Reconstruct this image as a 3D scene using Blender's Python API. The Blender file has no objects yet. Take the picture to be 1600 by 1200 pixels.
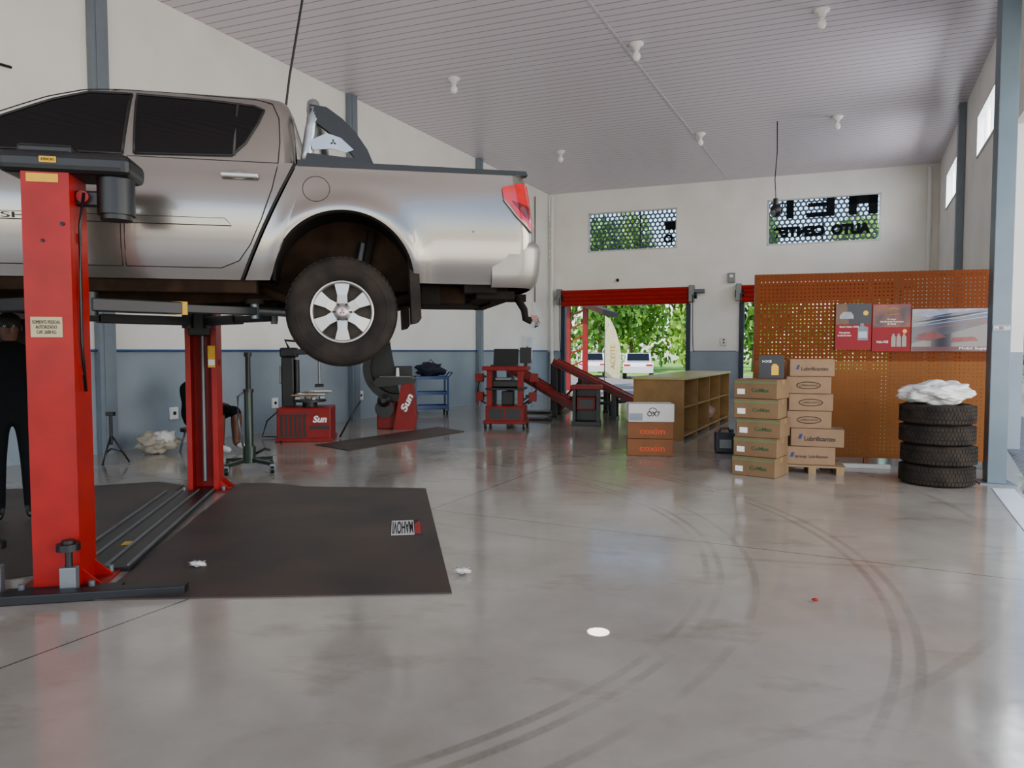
import bpy,bmesh,math,random
from mathutils import Vector,Matrix,Euler,noise
random.seed(7)
SC=bpy.context.scene
COL=SC.collection
pi=math.pi
def rad(a): return math.radians(a)
def hx(h):
    h=h.lstrip('#'); r=[int(h[i:i+2],16)/255 for i in (0,2,4)]
    return tuple(c/12.92 if c<=.04045 else ((c+.055)/1.055)**2.4 for c in r)+(1,)
def M(name,col,rough=.5,metal=0.,var=.15,sc=6.,bump=0.,coat=0.,emit=0.,col2=None,rvar=0.,trans=0.,det=4.,spec=.5):
    m=bpy.data.materials.new(name); m.use_nodes=True
    nt=m.node_tree; N=nt.nodes; L=nt.links; b=N['Principled BSDF']
    c=hx(col) if isinstance(col,str) else col
    c2=hx(col2) if col2 else tuple(x*(1-var) for x in c[:3])+(1,)
    tc=N.new('ShaderNodeTexCoord'); no=N.new('ShaderNodeTexNoise'); no.inputs['Scale'].default_value=sc; no.inputs['Detail'].default_value=det
    L.new(tc.outputs['Object'],no.inputs['Vector'])
    r=N.new('ShaderNodeValToRGB'); r.color_ramp.elements[0].position=.35; r.color_ramp.elements[1].position=.65
    r.color_ramp.elements[0].color=c2; r.color_ramp.elements[1].color=c
    L.new(no.outputs['Fac'],r.inputs['Fac']); L.new(r.outputs['Color'],b.inputs['Base Color'])
    b.inputs['Roughness'].default_value=rough; b.inputs['Metallic'].default_value=metal
    b.inputs['Specular IOR Level'].default_value=spec
    b.inputs['Coat Weight'].default_value=coat; b.inputs['Coat Roughness'].default_value=.06
    b.inputs['Transmission Weight'].default_value=trans
    if rvar:
        mr=N.new('ShaderNodeMapRange'); mr.inputs['To Min'].default_value=max(.02,rough-rvar); mr.inputs['To Max'].default_value=rough+rvar
        L.new(no.outputs['Fac'],mr.inputs['Value']); L.new(mr.outputs['Result'],b.inputs['Roughness'])
    if bump:
        bp=N.new('ShaderNodeBump'); bp.inputs['Strength'].default_value=bump; bp.inputs['Distance'].default_value=.02
        L.new(no.outputs['Fac'],bp.inputs['Height']); L.new(bp.outputs['Normal'],b.inputs['Normal'])
    if emit:
        L.new(r.outputs['Color'],b.inputs['Emission Color']); b.inputs['Emission Strength'].default_value=emit
    return m
class MB:
    def __init__(s): s.bm=bmesh.new(); s.mats=[]
    def mi(s,m):
        if m not in s.mats: s.mats.append(m)
        return s.mats.index(m)
    def add(s,vs,fs,m,smooth=False,T=None):
        bv=[s.bm.verts.new((T@Vector(v)) if T else Vector(v)) for v in vs]; i=s.mi(m)
        for f in fs:
            try:
                fc=s.bm.faces.new([bv[k] for k in f]); fc.material_index=i; fc.smooth=smooth
            except ValueError: pass
        return s
    def merge(s,t,m,T,smooth=False):
        t.verts.index_update()
        s.add([v.co.copy() for v in t.verts],[[v.index for v in f.verts] for f in t.faces],m,smooth,T); t.free()
    def box(s,c,d,m,rot=(0,0,0),bev=0.,T=None,seg=2):
        t=bmesh.new(); bmesh.ops.create_cube(t,size=1); bmesh.ops.scale(t,vec=d,verts=t.verts)
        if bev: bmesh.ops.bevel(t,geom=list(t.edges),offset=bev,segments=seg,affect='EDGES',profile=.5)
        X=Matrix.Translation(c)@Euler(rot).to_matrix().to_4x4()
        s.merge(t,m,(T@X) if T else X); return s
    def b2(s,a,b,m,bev=0.):
        return s.box([(a[i]+b[i])/2 for i in range(3)],[abs(b[i]-a[i]) for i in range(3)],m,bev=bev)
    def beam(s,p0,p1,w,h,m,bev=0.):
        p0=Vector(p0);p1=Vector(p1);d=p1-p0
        yaw=math.atan2(d.y,d.x); pit=-math.atan2(d.z,math.hypot(d.x,d.y))
        return s.box((p0+p1)/2,(d.length,w,h),m,rot=(0,pit,yaw),bev=bev)
    def cyl(s,p0,p1,r,m,r2=None,seg=20):
        p0=Vector(p0);p1=Vector(p1);d=p1-p0; r2=r if r2 is None else r2
        q=d.to_track_quat('Z','Y').to_matrix()
        vs=[]
        for p,rr in ((p0,r),(p1,r2)):
            for k in range(seg):
                a=2*pi*k/seg; vs.append(p+q@Vector((rr*math.cos(a),rr*math.sin(a),0)))
        s.add(vs,[(k,(k+1)%seg,seg+(k+1)%seg,seg+k) for k in range(seg)],m,True)
        s.add(vs[:seg],[list(range(seg))[::-1]],m); s.add(vs[seg:],[list(range(seg))],m); return s
    def tube(s,pts,r,m,seg=8):
        pts=[Vector(p) for p in pts]; vs=[];n=len(pts); up=Vector((0,0,1))
        for i,p in enumerate(pts):
            d=(pts[min(i+1,n-1)]-pts[max(i-1,0)]).normalized()
            a=d.cross(up)
            if a.length<.05: a=d.cross(Vector((0,1,0)))
            a.normalize(); b=d.cross(a).normalized()
            for k in range(seg):
                t=2*pi*k/seg; vs.append(p+a*(r*math.cos(t))+b*(r*math.sin(t)))
        fs=[(i*seg+k,i*seg+(k+1)%seg,(i+1)*seg+(k+1)%seg,(i+1)*seg+k) for i in range(n-1) for k in range(seg)]
        fs+= [tuple(range(seg)),tuple(range((n-1)*seg,n*seg))]
        return s.add(vs,fs,m,True)
    def lathe(s,prof,m,seg=32,T=None,smooth=True,closed=False):
        n=len(prof); vs=[(r*math.cos(2*pi*k/seg),r*math.sin(2*pi*k/seg),z) for k in range(seg) for r,z in prof]
        fs=[]
        for k in range(seg):
            k2=(k+1)%seg
            for i in range(n if closed else n-1):
                j=(i+1)%n
                fs.append((k*n+i,k2*n+i,k2*n+j,k*n+j))
        return s.add(vs,fs,m,smooth,T)
    def prism(s,poly,a,b,m,ax='y',T=None,smooth=False):
        def mk(p,q,t): return (p,t,q) if ax=='y' else ((p,q,t) if ax=='z' else (t,p,q))
        n=len(poly); vs=[mk(p,q,a) for p,q in poly]+[mk(p,q,b) for p,q in poly]
        s.add(vs,[(k,(k+1)%n,n+(k+1)%n,n+k) for k in range(n)],m,smooth,T)
        s.add(vs,[tuple(range(n)),tuple(range(2*n-1,n-1,-1))],m,False,T); return s
    def grid(s,rows,m,smooth=True,closed=False):
        nr=len(rows);nc=len(rows[0]); vs=[p for r in rows for p in r]
        fs=[(i*nc+j,i*nc+(j+1)%nc,(i+1)*nc+(j+1)%nc,(i+1)*nc+j) for i in range(nr-1) for j in range(nc if closed else nc-1)]
        return s.add(vs,fs,m,smooth)
    def sph(s,c,r,m,sc=(1,1,1),sub=2,nz=0.,nf=2.,rot=(0,0,0)):
        t=bmesh.new(); bmesh.ops.create_icosphere(t,subdivisions=sub,radius=1)
        for v in t.verts:
            if nz: v.co*=1+nz*noise.noise(v.co*nf+Vector(c))+nz*.35*noise.noise(v.co*nf*3+Vector(c))
            v.co=Vector((v.co.x*sc[0]*r,v.co.y*sc[1]*r,v.co.z*sc[2]*r))
        s.merge(t,m,Matrix.Translation(c)@Euler(rot).to_matrix().to_4x4(),True); return s
    def obj(s,name,parent=None,loc=(0,0,0),yaw=0.,rot=None,label=None,cat=None,group=None,kind=None,weld=False):
        if weld: bmesh.ops.remove_doubles(s.bm,verts=s.bm.verts,dist=.0005)
        bmesh.ops.recalc_face_normals(s.bm,faces=s.bm.faces)
        me=bpy.data.meshes.new(name); s.bm.to_mesh(me); s.bm.free()
        for m in s.mats: me.materials.append(m)
        return reg(bpy.data.objects.new(name,me),parent,loc,yaw,rot,label,cat,group,kind)
def reg(o,parent,loc=(0,0,0),yaw=0.,rot=None,label=None,cat=None,group=None,kind=None):
    COL.objects.link(o); o.location=loc; o.rotation_euler=rot if rot else (0,0,rad(yaw))
    if parent: o.parent=parent
    if label: o['label']=label
    if cat: o['category']=cat
    if group: o['group']=group
    if kind: o['kind']=kind
    return o
def thing(name,label,cat,loc,yaw=0.,group=None,rot=None):
    o=bpy.data.objects.new(name,None); o.empty_display_size=.1
    return reg(o,None,loc,yaw,rot,label,cat,group)
def dup(root,loc=None,yaw=None,parent=None,rot=None,label=None):
    o=root.copy(); COL.objects.link(o)
    if loc is not None: o.location=loc
    if yaw is not None: o.rotation_euler=(0,0,rad(yaw))
    if rot is not None: o.rotation_euler=rot
    if parent is not None: o.parent=parent
    if label: o['label']=label
    for c in list(root.children): dup(c,parent=o)
    return o
def text(st,parent,mat,loc,width=None,size=.1,rot=(pi/2,0,0),ext=.001,name='lettering',shear=0.,mirror=False,height=None,bold=0.,T=None):
    cu=bpy.data.curves.new('t','FONT'); cu.body=st; cu.size=size; cu.extrude=ext; cu.align_x='CENTER'; cu.align_y='CENTER'; cu.shear=shear; cu.offset=bold
    o=bpy.data.objects.new('t',cu); COL.objects.link(o); bpy.context.view_layer.update()
    me=bpy.data.meshes.new_from_object(o.evaluated_get(bpy.context.evaluated_depsgraph_get()))
    bpy.data.objects.remove(o)
    xs=[v.co.x for v in me.vertices]; ys=[v.co.y for v in me.vertices]
    w=max(xs)-min(xs); h=max(ys)-min(ys); kx=(width/w) if width else 1; ky=(height/h) if height else kx
    cx=(max(xs)+min(xs))/2; cy=(max(ys)+min(ys))/2
    for v in me.vertices: v.co.x=(v.co.x-cx)*kx*(-1 if mirror else 1); v.co.y=(v.co.y-cy)*ky
    me.materials.clear(); me.materials.append(mat)
    return reg(bpy.data.objects.new(name,me),parent,loc,0,rot)
def tab(T,x):
    if x<=T[0][0]: return T[0][1]
    for i in range(len(T)-1):
        if x<=T[i+1][0]:
            f=(x-T[i][0])/(T[i+1][0]-T[i][0]); return T[i][1]*(1-f)+T[i+1][1]*f
    return T[-1][1]
def crom(T,x):
    n=len(T)
    if x<=T[0][0]: return T[0][1]
    if x>=T[-1][0]: return T[-1][1]
    for i in range(n-1):
        if x<=T[i+1][0]:
            f=(x-T[i][0])/(T[i+1][0]-T[i][0])
            p0=T[max(i-1,0)][1];p1=T[i][1];p2=T[i+1][1];p3=T[min(i+2,n-1)][1]
            return .5*((2*p1)+(-p0+p2)*f+(2*p0-5*p1+4*p2-p3)*f*f+(-p0+3*p1-3*p2+p3)*f**3)
# ---------- materials
red=M('red_paint','#9e0b06',.45,0,.2,5,coat=.05,spec=.3)
redd=M('red_dark','#860d0a',.45,0,.25,5,spec=.35)
black=M('black_plastic','#0e0e0f',.42,0,.3,10)
rub=M('rubber','#1c1815',.85,0,.35,7,.15,col2='#2f2720',spec=.25)
steelb=M('black_steel','#161618',.42,.2,.3,8)
silver=M('silver_metal','#b4b1ab',.36,.85,.12,8)
barm=M('bar_silver','#a3a5a8',.3,.8,.1,8)
chrome=M('chrome','#dcdcdc',.12,1,.05,8)
graym=M('gray_metal','#7c8082',.45,.6,.15,6)
paint=M('car_paint','#968f86',.25,.8,.04,2,coat=.8)
paintb=M('bumper_paint','#8d8780',.38,.6,.04,2,coat=.25)
glass=M('tinted_glass','#050304',.04,0,.1,3,spec=.35)
dirt=M('dirty_underbody','#33251a',.9,0,.45,7,.3,spec=.1)
dirtd=M('dark_underbody','#19130e',.9,0,.45,7,.3,spec=.2)
white=M('white_plastic','#e8e8e6',.4,0,.05,8)
bulbm=M('bulb_white','#f4f2ec',.3,0,.03,8)
yellow=M('yellow_label','#d8a406',.5,0,.1,20)
paper=M('paper_white','#cfccc6',.7,0,.05,8)
blackink=M('ink_black','#0c0c0e',.6,0,.1,8)
whiteink=M('ink_white','#ececec',.6,0,.05,8)
redink=M('ink_red','#a81822',.6,0,.1,8)
blueink=M('ink_blue','#16265e',.6,0,.1,8)
bluep=M('blue_paint','#23467c',.4,.1,.2,6)
blued=M('blue_dark','#1b2740',.45,.2,.2,6)
galv=M('pilaster_gray','#75808a',.5,.2,.12,4)
wood=M('plywood','#94713c',.5,0,.14,3,col2='#815e30')
woodt=M('laminate_top','#a69a62',.28,0,.1,3)
woodd=M('wood_brown','#74452a',.55,0,.2,4)
pine=M('pallet_pine','#8f7450',.7,0,.25,5)
kraft=M('cardboard','#7a6045',.8,0,.14,5,spec=.2)
kraftl=M('cardboard_light','#8a6f56',.8,0,.1,5,spec=.2)
krafto=M('cardboard_orange','#845637',.75,0,.1,5,spec=.2)
tapem=M('packing_tape','#977a50',.25,0,.05,8)
sackm=M('white_sack','#d4d3cf',.6,0,.12,9,.4)
plasg=M('bag_plastic','#a89f8e',.4,0,.25,9,.4)
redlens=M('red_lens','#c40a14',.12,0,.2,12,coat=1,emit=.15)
redlens2=M('red_lens_dark','#6a060b',.12,0,.2,12,coat=1)
leafm=M('leaves','#6fa030',.6,0,.45,1.5,col2='#2f5a16')
leafm2=M('leaves_light','#98c040',.6,0,.4,1.5,col2='#4d7d22')
bark=M('bark','#6b5540',.9,0,.3,8,.4)
skinm=M('skin','#5a3626',.5,0,.1,10)
hairm=M('hair','#120d0b',.7,0,.3,20)
clothk=M('black_cloth','#0c0d10',.95,0,.3,12,.1,spec=.15)
shoew=M('white_shoe','#bfbfbf',.6,0,.1,12)
navy=M('navy_bag','#161a34',.7,0,.3,9,.3)
green=M('green_paint','#1c2e24',.35,.2,.2,8,coat=.3)
winf=M('window_frame','#c9ccce',.4,.3,.1,8)
def wallmat():
    m=bpy.data.materials.new('painted_wall'); m.use_nodes=True; nt=m.node_tree;N=nt.nodes;L=nt.links;b=N['Principled BSDF']
    g=N.new('ShaderNodeNewGeometry'); sp=N.new('ShaderNodeSeparateXYZ'); L.new(g.outputs['Position'],sp.inputs[0])
    lt=N.new('ShaderNodeMath'); lt.operation='LESS_THAN'; lt.inputs[1].default_value=1.43; L.new(sp.outputs['Z'],lt.inputs[0])
    n=N.new('ShaderNodeTexNoise'); n.inputs['Scale'].default_value=.9; n.inputs['Detail'].default_value=4; L.new(g.outputs['Position'],n.inputs['Vector'])
    r1=N.new('ShaderNodeValToRGB'); r1.color_ramp.elements[0].position=.3; r1.color_ramp.elements[1].position=.6; r1.color_ramp.elements[0].color=hx('#e8e5dd'); r1.color_ramp.elements[1].color=hx('#f1efe9')
    r2=N.new('ShaderNodeValToRGB'); r2.color_ramp.elements[0].position=.3; r2.color_ramp.elements[1].position=.7; r2.color_ramp.elements[0].color=hx('#828f99'); r2.color_ramp.elements[1].color=hx('#93a0a9')
    L.new(n.outputs['Fac'],r1.inputs['Fac']); L.new(n.outputs['Fac'],r2.inputs['Fac'])
    n2=N.new('ShaderNodeTexNoise'); n2.inputs['Scale'].default_value=7; n2.inputs['Detail'].default_value=9; n2.inputs['Roughness'].default_value=.8; L.new(g.outputs['Position'],n2.inputs['Vector'])
    r3=N.new('ShaderNodeValToRGB'); r3.color_ramp.elements[0].position=.62; r3.color_ramp.elements[1].position=.70; r3.color_ramp.elements[0].color=(1,1,1,1); r3.color_ramp.elements[1].color=(.5,.44,.38,1)
    L.new(n2.outputs['Fac'],r3.inputs['Fac'])
    mx=N.new('ShaderNodeMix'); mx.data_type='RGBA'; L.new(lt.outputs[0],mx.inputs[0]); L.new(r1.outputs[0],mx.inputs[6]); L.new(r2.outputs[0],mx.inputs[7])
    mu=N.new('ShaderNodeMix'); mu.data_type='RGBA'; mu.blend_type='MULTIPLY'; mu.inputs[0].default_value=.5; L.new(mx.outputs[2],mu.inputs[6]); L.new(r3.outputs[0],mu.inputs[7])
    L.new(mu.outputs[2],b.inputs['Base Color']); b.inputs['Roughness'].default_value=.55
    return m
wallm=wallmat()
def ceilmat():
    m=bpy.data.materials.new('pvc_slat_ceiling'); m.use_nodes=True; nt=m.node_tree;N=nt.nodes;L=nt.links;b=N['Principled BSDF']
    tc=N.new('ShaderNodeTexCoord'); sp=N.new('ShaderNodeSeparateXYZ'); L.new(tc.outputs['Object'],sp.inputs[0])
    d=N.new('ShaderNodeMath'); d.operation='DIVIDE'; d.inputs[1].default_value=.2; L.new(sp.outputs['Y'],d.inputs[0])
    f=N.new('ShaderNodeMath'); f.operation='FRACT'; L.new(d.outputs[0],f.inputs[0])
    r=N.new('ShaderNodeValToRGB'); e=r.color_ramp.elements; e[0].position=0; e[0].color=hx('#7a727b'); e[1].position=.12; e[1].color=hx('#dbd3dd')
    x=e.new(.06); x.color=hx('#827a84')
    L.new(f.outputs[0],r.inputs['Fac'])
    L.new(r.outputs[0],b.inputs['Base Color']); b.inputs['Roughness'].default_value=.32
    bp=N.new('ShaderNodeBump'); bp.inputs['Strength'].default_value=.3; bp.inputs['Distance'].default_value=.01; L.new(r.outputs[0],bp.inputs['Height']); L.new(bp.outputs['Normal'],b.inputs['Normal'])
    return m
def floormat():
    m=bpy.data.materials.new('polished_concrete'); m.use_nodes=True; nt=m.node_tree;N=nt.nodes;L=nt.links;b=N['Principled BSDF']
    g=N.new('ShaderNodeNewGeometry')
    def nz(s,d,scale=None,rot=0):
        mp=N.new('ShaderNodeMapping'); mp.inputs['Rotation'].default_value=(0,0,rot)
        if scale: mp.inputs['Scale'].default_value=scale
        L.new(g.outputs['Position'],mp.inputs['Vector'])
        n=N.new('ShaderNodeTexNoise'); n.inputs['Scale'].default_value=s; n.inputs['Detail'].default_value=d; n.inputs['Roughness'].default_value=.62
        L.new(mp.outputs[0],n.inputs['Vector']); return n
    def mth(op,a,bv=None,c=None):
        q=N.new('ShaderNodeMath'); q.operation=op
        for i,v in enumerate((a,bv,c)):
            if v is None: continue
            if isinstance(v,(int,float)): q.inputs[i].default_value=v
            else: L.new(v,q.inputs[i])
        return q.outputs[0]
    n1=nz(.9,8); r1=N.new('ShaderNodeValToRGB'); e=r1.color_ramp.elements; e[0].position=.3; e[0].color=hx('#877f73'); e[1].position=.62; e[1].color=hx('#9f988c')
    L.new(n1.outputs['Fac'],r1.inputs['Fac'])
    n2=nz(1.3,10,(1.0,2.0,1),rad(35)); r2=N.new('ShaderNodeValToRGB'); e=r2.color_ramp.elements; e[0].position=.56; e[0].color=(1,1,1,1); e[1].position=.76; e[1].color=(.55,.47,.39,1)
    L.new(n2.outputs['Fac'],r2.inputs['Fac'])
    mu=N.new('ShaderNodeMix'); mu.data_type='RGBA'; mu.blend_type='MULTIPLY'; mu.inputs[0].default_value=.75; L.new(r1.outputs[0],mu.inputs[6]); L.new(r2.outputs[0],mu.inputs[7])
    prev=mu.outputs[2]
    n4=nz(.7,4); brk=N.new('ShaderNodeMapRange'); brk.inputs['From Min'].default_value=.40; brk.inputs['From Max'].default_value=.56; L.new(n4.outputs['Fac'],brk.inputs['Value'])
    n5=nz(28,3)
    for c,R,w,st in (((-2.2,5.5,0),3.60,.028,.4),((-2.2,5.5,0),3.69,.028,.4),((-2.2,5.5,0),3.9,.03,.3),((-2.2,5.5,0),4.6,.03,.35),((-2.2,5.5,0),4.7,.03,.3),((-1.2,7.5,0),5.4,.04,.22),((-1.2,7.5,0),6.3,.04,.2),((-3.5,.0,0),2.2,.05,.35),((3.5,12,0),7.4,.035,.22)):
        ds=N.new('ShaderNodeVectorMath'); ds.operation='DISTANCE'; ds.inputs[1].default_value=c; L.new(g.outputs['Position'],ds.inputs[0])
        ab=mth('ABSOLUTE',mth('SUBTRACT',ds.outputs['Value'],R)); sm=N.new('ShaderNodeMapRange'); sm.inputs['From Min'].default_value=w; sm.inputs['From Max'].default_value=w*.5; L.new(ab,sm.inputs['Value'])
        fac=mth('MULTIPLY',mth('MULTIPLY',sm.outputs[0],brk.outputs[0]),mth('MULTIPLY',mth('ADD',n5.outputs['Fac'],.4),st))
        mm=N.new('ShaderNodeMix'); mm.data_type='RGBA'; L.new(fac,mm.inputs[0]); L.new(prev,mm.inputs[6]); mm.inputs[7].default_value=hx('#4a4034'); prev=mm.outputs[2]
    for nv,c in (((.446,.895,0),5.37),((.895,-.446,0),-3.5)):
        dt=N.new('ShaderNodeVectorMath'); dt.operation='DOT_PRODUCT'; dt.inputs[1].default_value=nv; L.new(g.outputs['Position'],dt.inputs[0])
        lt=mth('LESS_THAN',mth('PINGPONG',mth('SUBTRACT',dt.outputs['Value'],c),3.),.006)
        mm=N.new('ShaderNodeMix'); mm.data_type='RGBA'; L.new(lt,mm.inputs[0]); L.new(prev,mm.inputs[6]); mm.inputs[7].default_value=hx('#4a433a'); prev=mm.outputs[2]
    L.new(prev,b.inputs['Base Color'])
    n3=nz(2.2,8); mr=N.new('ShaderNodeMapRange'); mr.inputs['From Min'].default_value=.3; mr.inputs['From Max'].default_value=.7; mr.inputs['To Min'].default_value=.07; mr.inputs['To Max'].default_value=.2
    L.new(n3.outputs['Fac'],mr.inputs['Value']); L.new(mr.outputs[0],b.inputs['Roughness'])
    b.inputs['Specular IOR Level'].default_value=.9
    bp=N.new('ShaderNodeBump'); bp.inputs['Strength'].default_value=.04; bp.inputs['Distance'].default_value=.02; L.new(n3.outputs['Fac'],bp.inputs['Height']); L.new(bp.outputs['Normal'],b.inputs['Normal'])
    return m
def pegmat(name,c1,c2,hole):
    m=bpy.data.materials.new(name); m.use_nodes=True; nt=m.node_tree;N=nt.nodes;L=nt.links;b=N['Principled BSDF']
    tc=N.new('ShaderNodeTexCoord'); sp=N.new('ShaderNodeSeparateXYZ'); L.new(tc.outputs['Object'],sp.inputs[0])
    sq=[]
    for ax in ('X','Z'):
        d=N.new('ShaderNodeMath'); d.operation='DIVIDE'; d.inputs[1].default_value=.048; L.new(sp.outputs[ax],d.inputs[0])
        f=N.new('ShaderNodeMath'); f.operation='FRACT'; L.new(d.outputs[0],f.inputs[0])
        s=N.new('ShaderNodeMath'); s.operation='SUBTRACT'; s.inputs[1].default_value=.5; L.new(f.outputs[0],s.inputs[0])
        p=N.new('ShaderNodeMath'); p.operation='POWER'; p.inputs[1].default_value=2; L.new(s.outputs[0],p.inputs[0]); sq.append(p)
    a=N.new('ShaderNodeMath'); a.operation='ADD'; L.new(sq[0].outputs[0],a.inputs[0]); L.new(sq[1].outputs[0],a.inputs[1])
    lt=N.new('ShaderNodeMath'); lt.operation='LESS_THAN'; lt.inputs[1].default_value=hole; L.new(a.outputs[0],lt.inputs[0])
    n=N.new('ShaderNodeTexNoise'); n.inputs['Scale'].default_value=2; n.inputs['Detail'].default_value=5; L.new(tc.outputs['Object'],n.inputs['Vector'])
    r=N.new('ShaderNodeValToRGB'); r.color_ramp.elements[0].color=hx(c1); r.color_ramp.elements[1].color=hx(c2); L.new(n.outputs['Fac'],r.inputs['Fac']); L.new(r.outputs[0],b.inputs['Base Color'])
    b.inputs['Roughness'].default_value=.65; b.inputs['Specular IOR Level'].default_value=.12
    tr=N.new('ShaderNodeBsdfTransparent'); ms=N.new('ShaderNodeMixShader'); L.new(lt.outputs[0],ms.inputs[0]); L.new(b.outputs[0],ms.inputs[1]); L.new(tr.outputs[0],ms.inputs[2])
    L.new(ms.outputs[0],N['Material Output'].inputs['Surface'])
    return m
def pavemat():
    m=bpy.data.materials.new('block_paving'); m.use_nodes=True; nt=m.node_tree;N=nt.nodes;L=nt.links;b=N['Principled BSDF']
    g=N.new('ShaderNodeNewGeometry'); br=N.new('ShaderNodeTexBrick'); br.inputs['Scale'].default_value=5; br.inputs['Color1'].default_value=hx('#8f8a84'); br.inputs['Color2'].default_value=hx('#77726d'); br.inputs['Mortar'].default_value=hx('#4a4642'); br.inputs['Mortar Size'].default_value=.03
    L.new(g.outputs['Position'],br.inputs['Vector']); L.new(br.outputs['Color'],b.inputs['Base Color']); b.inputs['Roughness'].default_value=.8
    return m
# ---------- camera
cam=bpy.data.cameras.new('camera'); co=bpy.data.objects.new('camera',cam); COL.objects.link(co)
cam.sensor_width=36; cam.lens=24.75; co.location=(0,0,1.45); co.rotation_euler=(rad(90-2.71),0,0); SC.camera=co
cam.clip_end=500
# ---------- world & lights
w=bpy.data.worlds.new('sky'); SC.world=w; w.use_nodes=True; wn=w.node_tree
sky=wn.nodes.new('ShaderNodeTexSky'); sky.sky_type='NISHITA'; sky.sun_disc=False; sky.sun_elevation=rad(52); sky.sun_rotation=rad(215)
wn.links.new(sky.outputs[0],wn.nodes['Background'].inputs[0]); wn.nodes['Background'].inputs[1].default_value=.45
sl=bpy.data.lights.new('sun','SUN'); sl.energy=7.0; sl.angle=rad(.6); sl.color=(1,.95,.86)
so=bpy.data.objects.new('sun',sl); COL.objects.link(so); so.rotation_euler=Vector((-.45,-.5,1.0)).to_track_quat('Z','Y').to_euler()
def area(name,loc,direc,sx,sy,e,col):
    l=bpy.data.lights.new(name,'AREA'); l.shape='RECTANGLE'; l.size=sx; l.size_y=sy; l.energy=e; l.color=col
    o=bpy.data.objects.new(name,l); COL.objects.link(o); o.location=loc; o.rotation_euler=(-Vector(direc)).to_track_quat('Z','Y').to_euler()
area('side_fill',(6.8,1.6,2.6),(-.85,.5,.14),9,4,820,(1,.92,.81))  # fill lamp added outside the side opening to strengthen the sky light
area('rear_fill',(-4,-5.5,3.2),(.15,1,.2),12,5,180,(1,.96,.9))  # unseen fill lamp added behind the camera
area('uplight_fill',(3.5,-1.5,.3),(-.05,.6,.78),6,4,330,(1,.94,.87))  # low lamp added to brighten ceiling and walls like ground bounce
sp=bpy.data.lights.new('sun_patch_lamp','SPOT'); sp.energy=26000; sp.spot_size=rad(.75); sp.spot_blend=.1; sp.shadow_soft_size=.005  # ceiling spot lamp added to throw a small sun patch on the floor
o=bpy.data.objects.new('sun_patch_lamp',sp); COL.objects.link(o); o.location=(.446,3.57,6.5)
# ---------- room shell
H=6.7
def wall(name,p0,p1,h,holes,label):
    d=Vector((p1[0]-p0[0],p1[1]-p0[1],0)); Ln=d.length; yaw=math.degrees(math.atan2(d.y,d.x)); mb=MB()
    xs=sorted({0,Ln}|{x for q in holes for x in q[:2]}); zs=sorted({0,h}|{z for q in holes for z in q[2:]})
    for i in range(len(xs)-1):
        for j in range(len(zs)-1):
            cx=(xs[i]+xs[i+1])/2; cz=(zs[j]+zs[j+1])/2
            if any(q[0]<cx<q[1] and q[2]<cz<q[3] for q in holes): continue
            mb.b2((xs[i],0,zs[j]),(xs[i+1],.2,zs[j+1]),wallm)
    o=mb.obj(name,None,(p0[0],p0[1],0),yaw,label=label,cat='wall',kind='structure')
    T=Matrix.Translation((p0[0],p0[1],0))@Matrix.Rotation(rad(yaw),4,'Z')
    return o,T,yaw
WL,TL,yL=wall('wall_left',(-13.7,-6),(1.27,24.06),H,[], 'white wall with blue-gray painted lower band')
bh=[(1.36,4.23,4.7,5.98),(6.93,10.0,4.64,6.0),(.5,4.62,0,2.95),(6.23,10.35,0,2.95)]
WB,TB,yB=wall('wall_back',(1.27,24.0),(12.0,20.0),H,bh,'white end wall with two roller door openings')
rh=[(1.97,4.83,5.05,5.95),(7.14,9.7,5.1,5.9),(10.7,20.0,0,4.73)]
WR,TR,yR=wall('wall_right',(12.0,20.0),(2.76,1.13),H,rh,'white side wall with high windows and a wide opening')
for x,sx in ((3.4,2.8),(8.42,2.5)):
    p=TR@Vector((x,.6,5.5)); d=TR.to_3x3()@Vector((0,-1,-.12)); area('window_fill',p,d,sx,.85,190,(.95,.98,1))  # area lamps added outside the windows to brighten the back of the room
mb=MB(); fm=floormat()
mb.prism([(-13.7,-6),(1.35,24.2),(12.2,20.2),(7.4,10.5),(5.8,7.9),(5.3,7.3),(1.4,0),(-1.8,-6)],-.1,0,fm,'z')
mb.obj('floor',label='glossy gray polished concrete floor with scuffs',cat='floor',kind='structure')
Rc=Matrix.Rotation(rad(-yB),4,'Z')
pts=[(-14.2,-6.5),(1.1,24.3),(12.4,20.3),(1.3,-3),(-.5,-6.5)]
loc=[(Rc@(Vector((x,y,0))-Vector((1.27,24,0)))) for x,y in pts]
mb=MB(); mb.prism([(p.x,p.y) for p in loc],0,.08,ceilmat(),'z')
mb.obj('ceiling',None,(1.27,24,H),yB,label='white slatted panel ceiling',cat='ceiling',kind='structure')
mb=MB(); mb.beam((1.15-3.5,10.8-7,H-.004),(6.9,22.4,H-.004),.045,.008,M('seam_strip','#d6cfd8',.4)); mb.obj('trim_1',label='ceiling joint strip',cat='trim',kind='structure')
def on(T,x,y,z): return T@Vector((x,y,z))
n=2
for wv in (6.9,12.35,17.8,23.2,28.6):
    mb=MB(); mb.b2((-.12,-.12,0),(.12,-.005,H),galv,.004); mb.b2((-.06,-.13,0),(.06,-.121,H),galv)
    mb.obj('trim_%d'%n,None,on(TL,wv,0,0),yL,label='gray steel wall pilaster',cat='trim',kind='structure'); n+=1
mb=MB(); mb.cyl((0,-.1,.0),(33.3,-.1,.0),.018,bluep)
mb.obj('trim_%d'%n,None,on(TL,0,0.05,1.45),yL,label='thin blue air pipe along the wall',cat='trim',kind='structure'); n+=1
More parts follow.
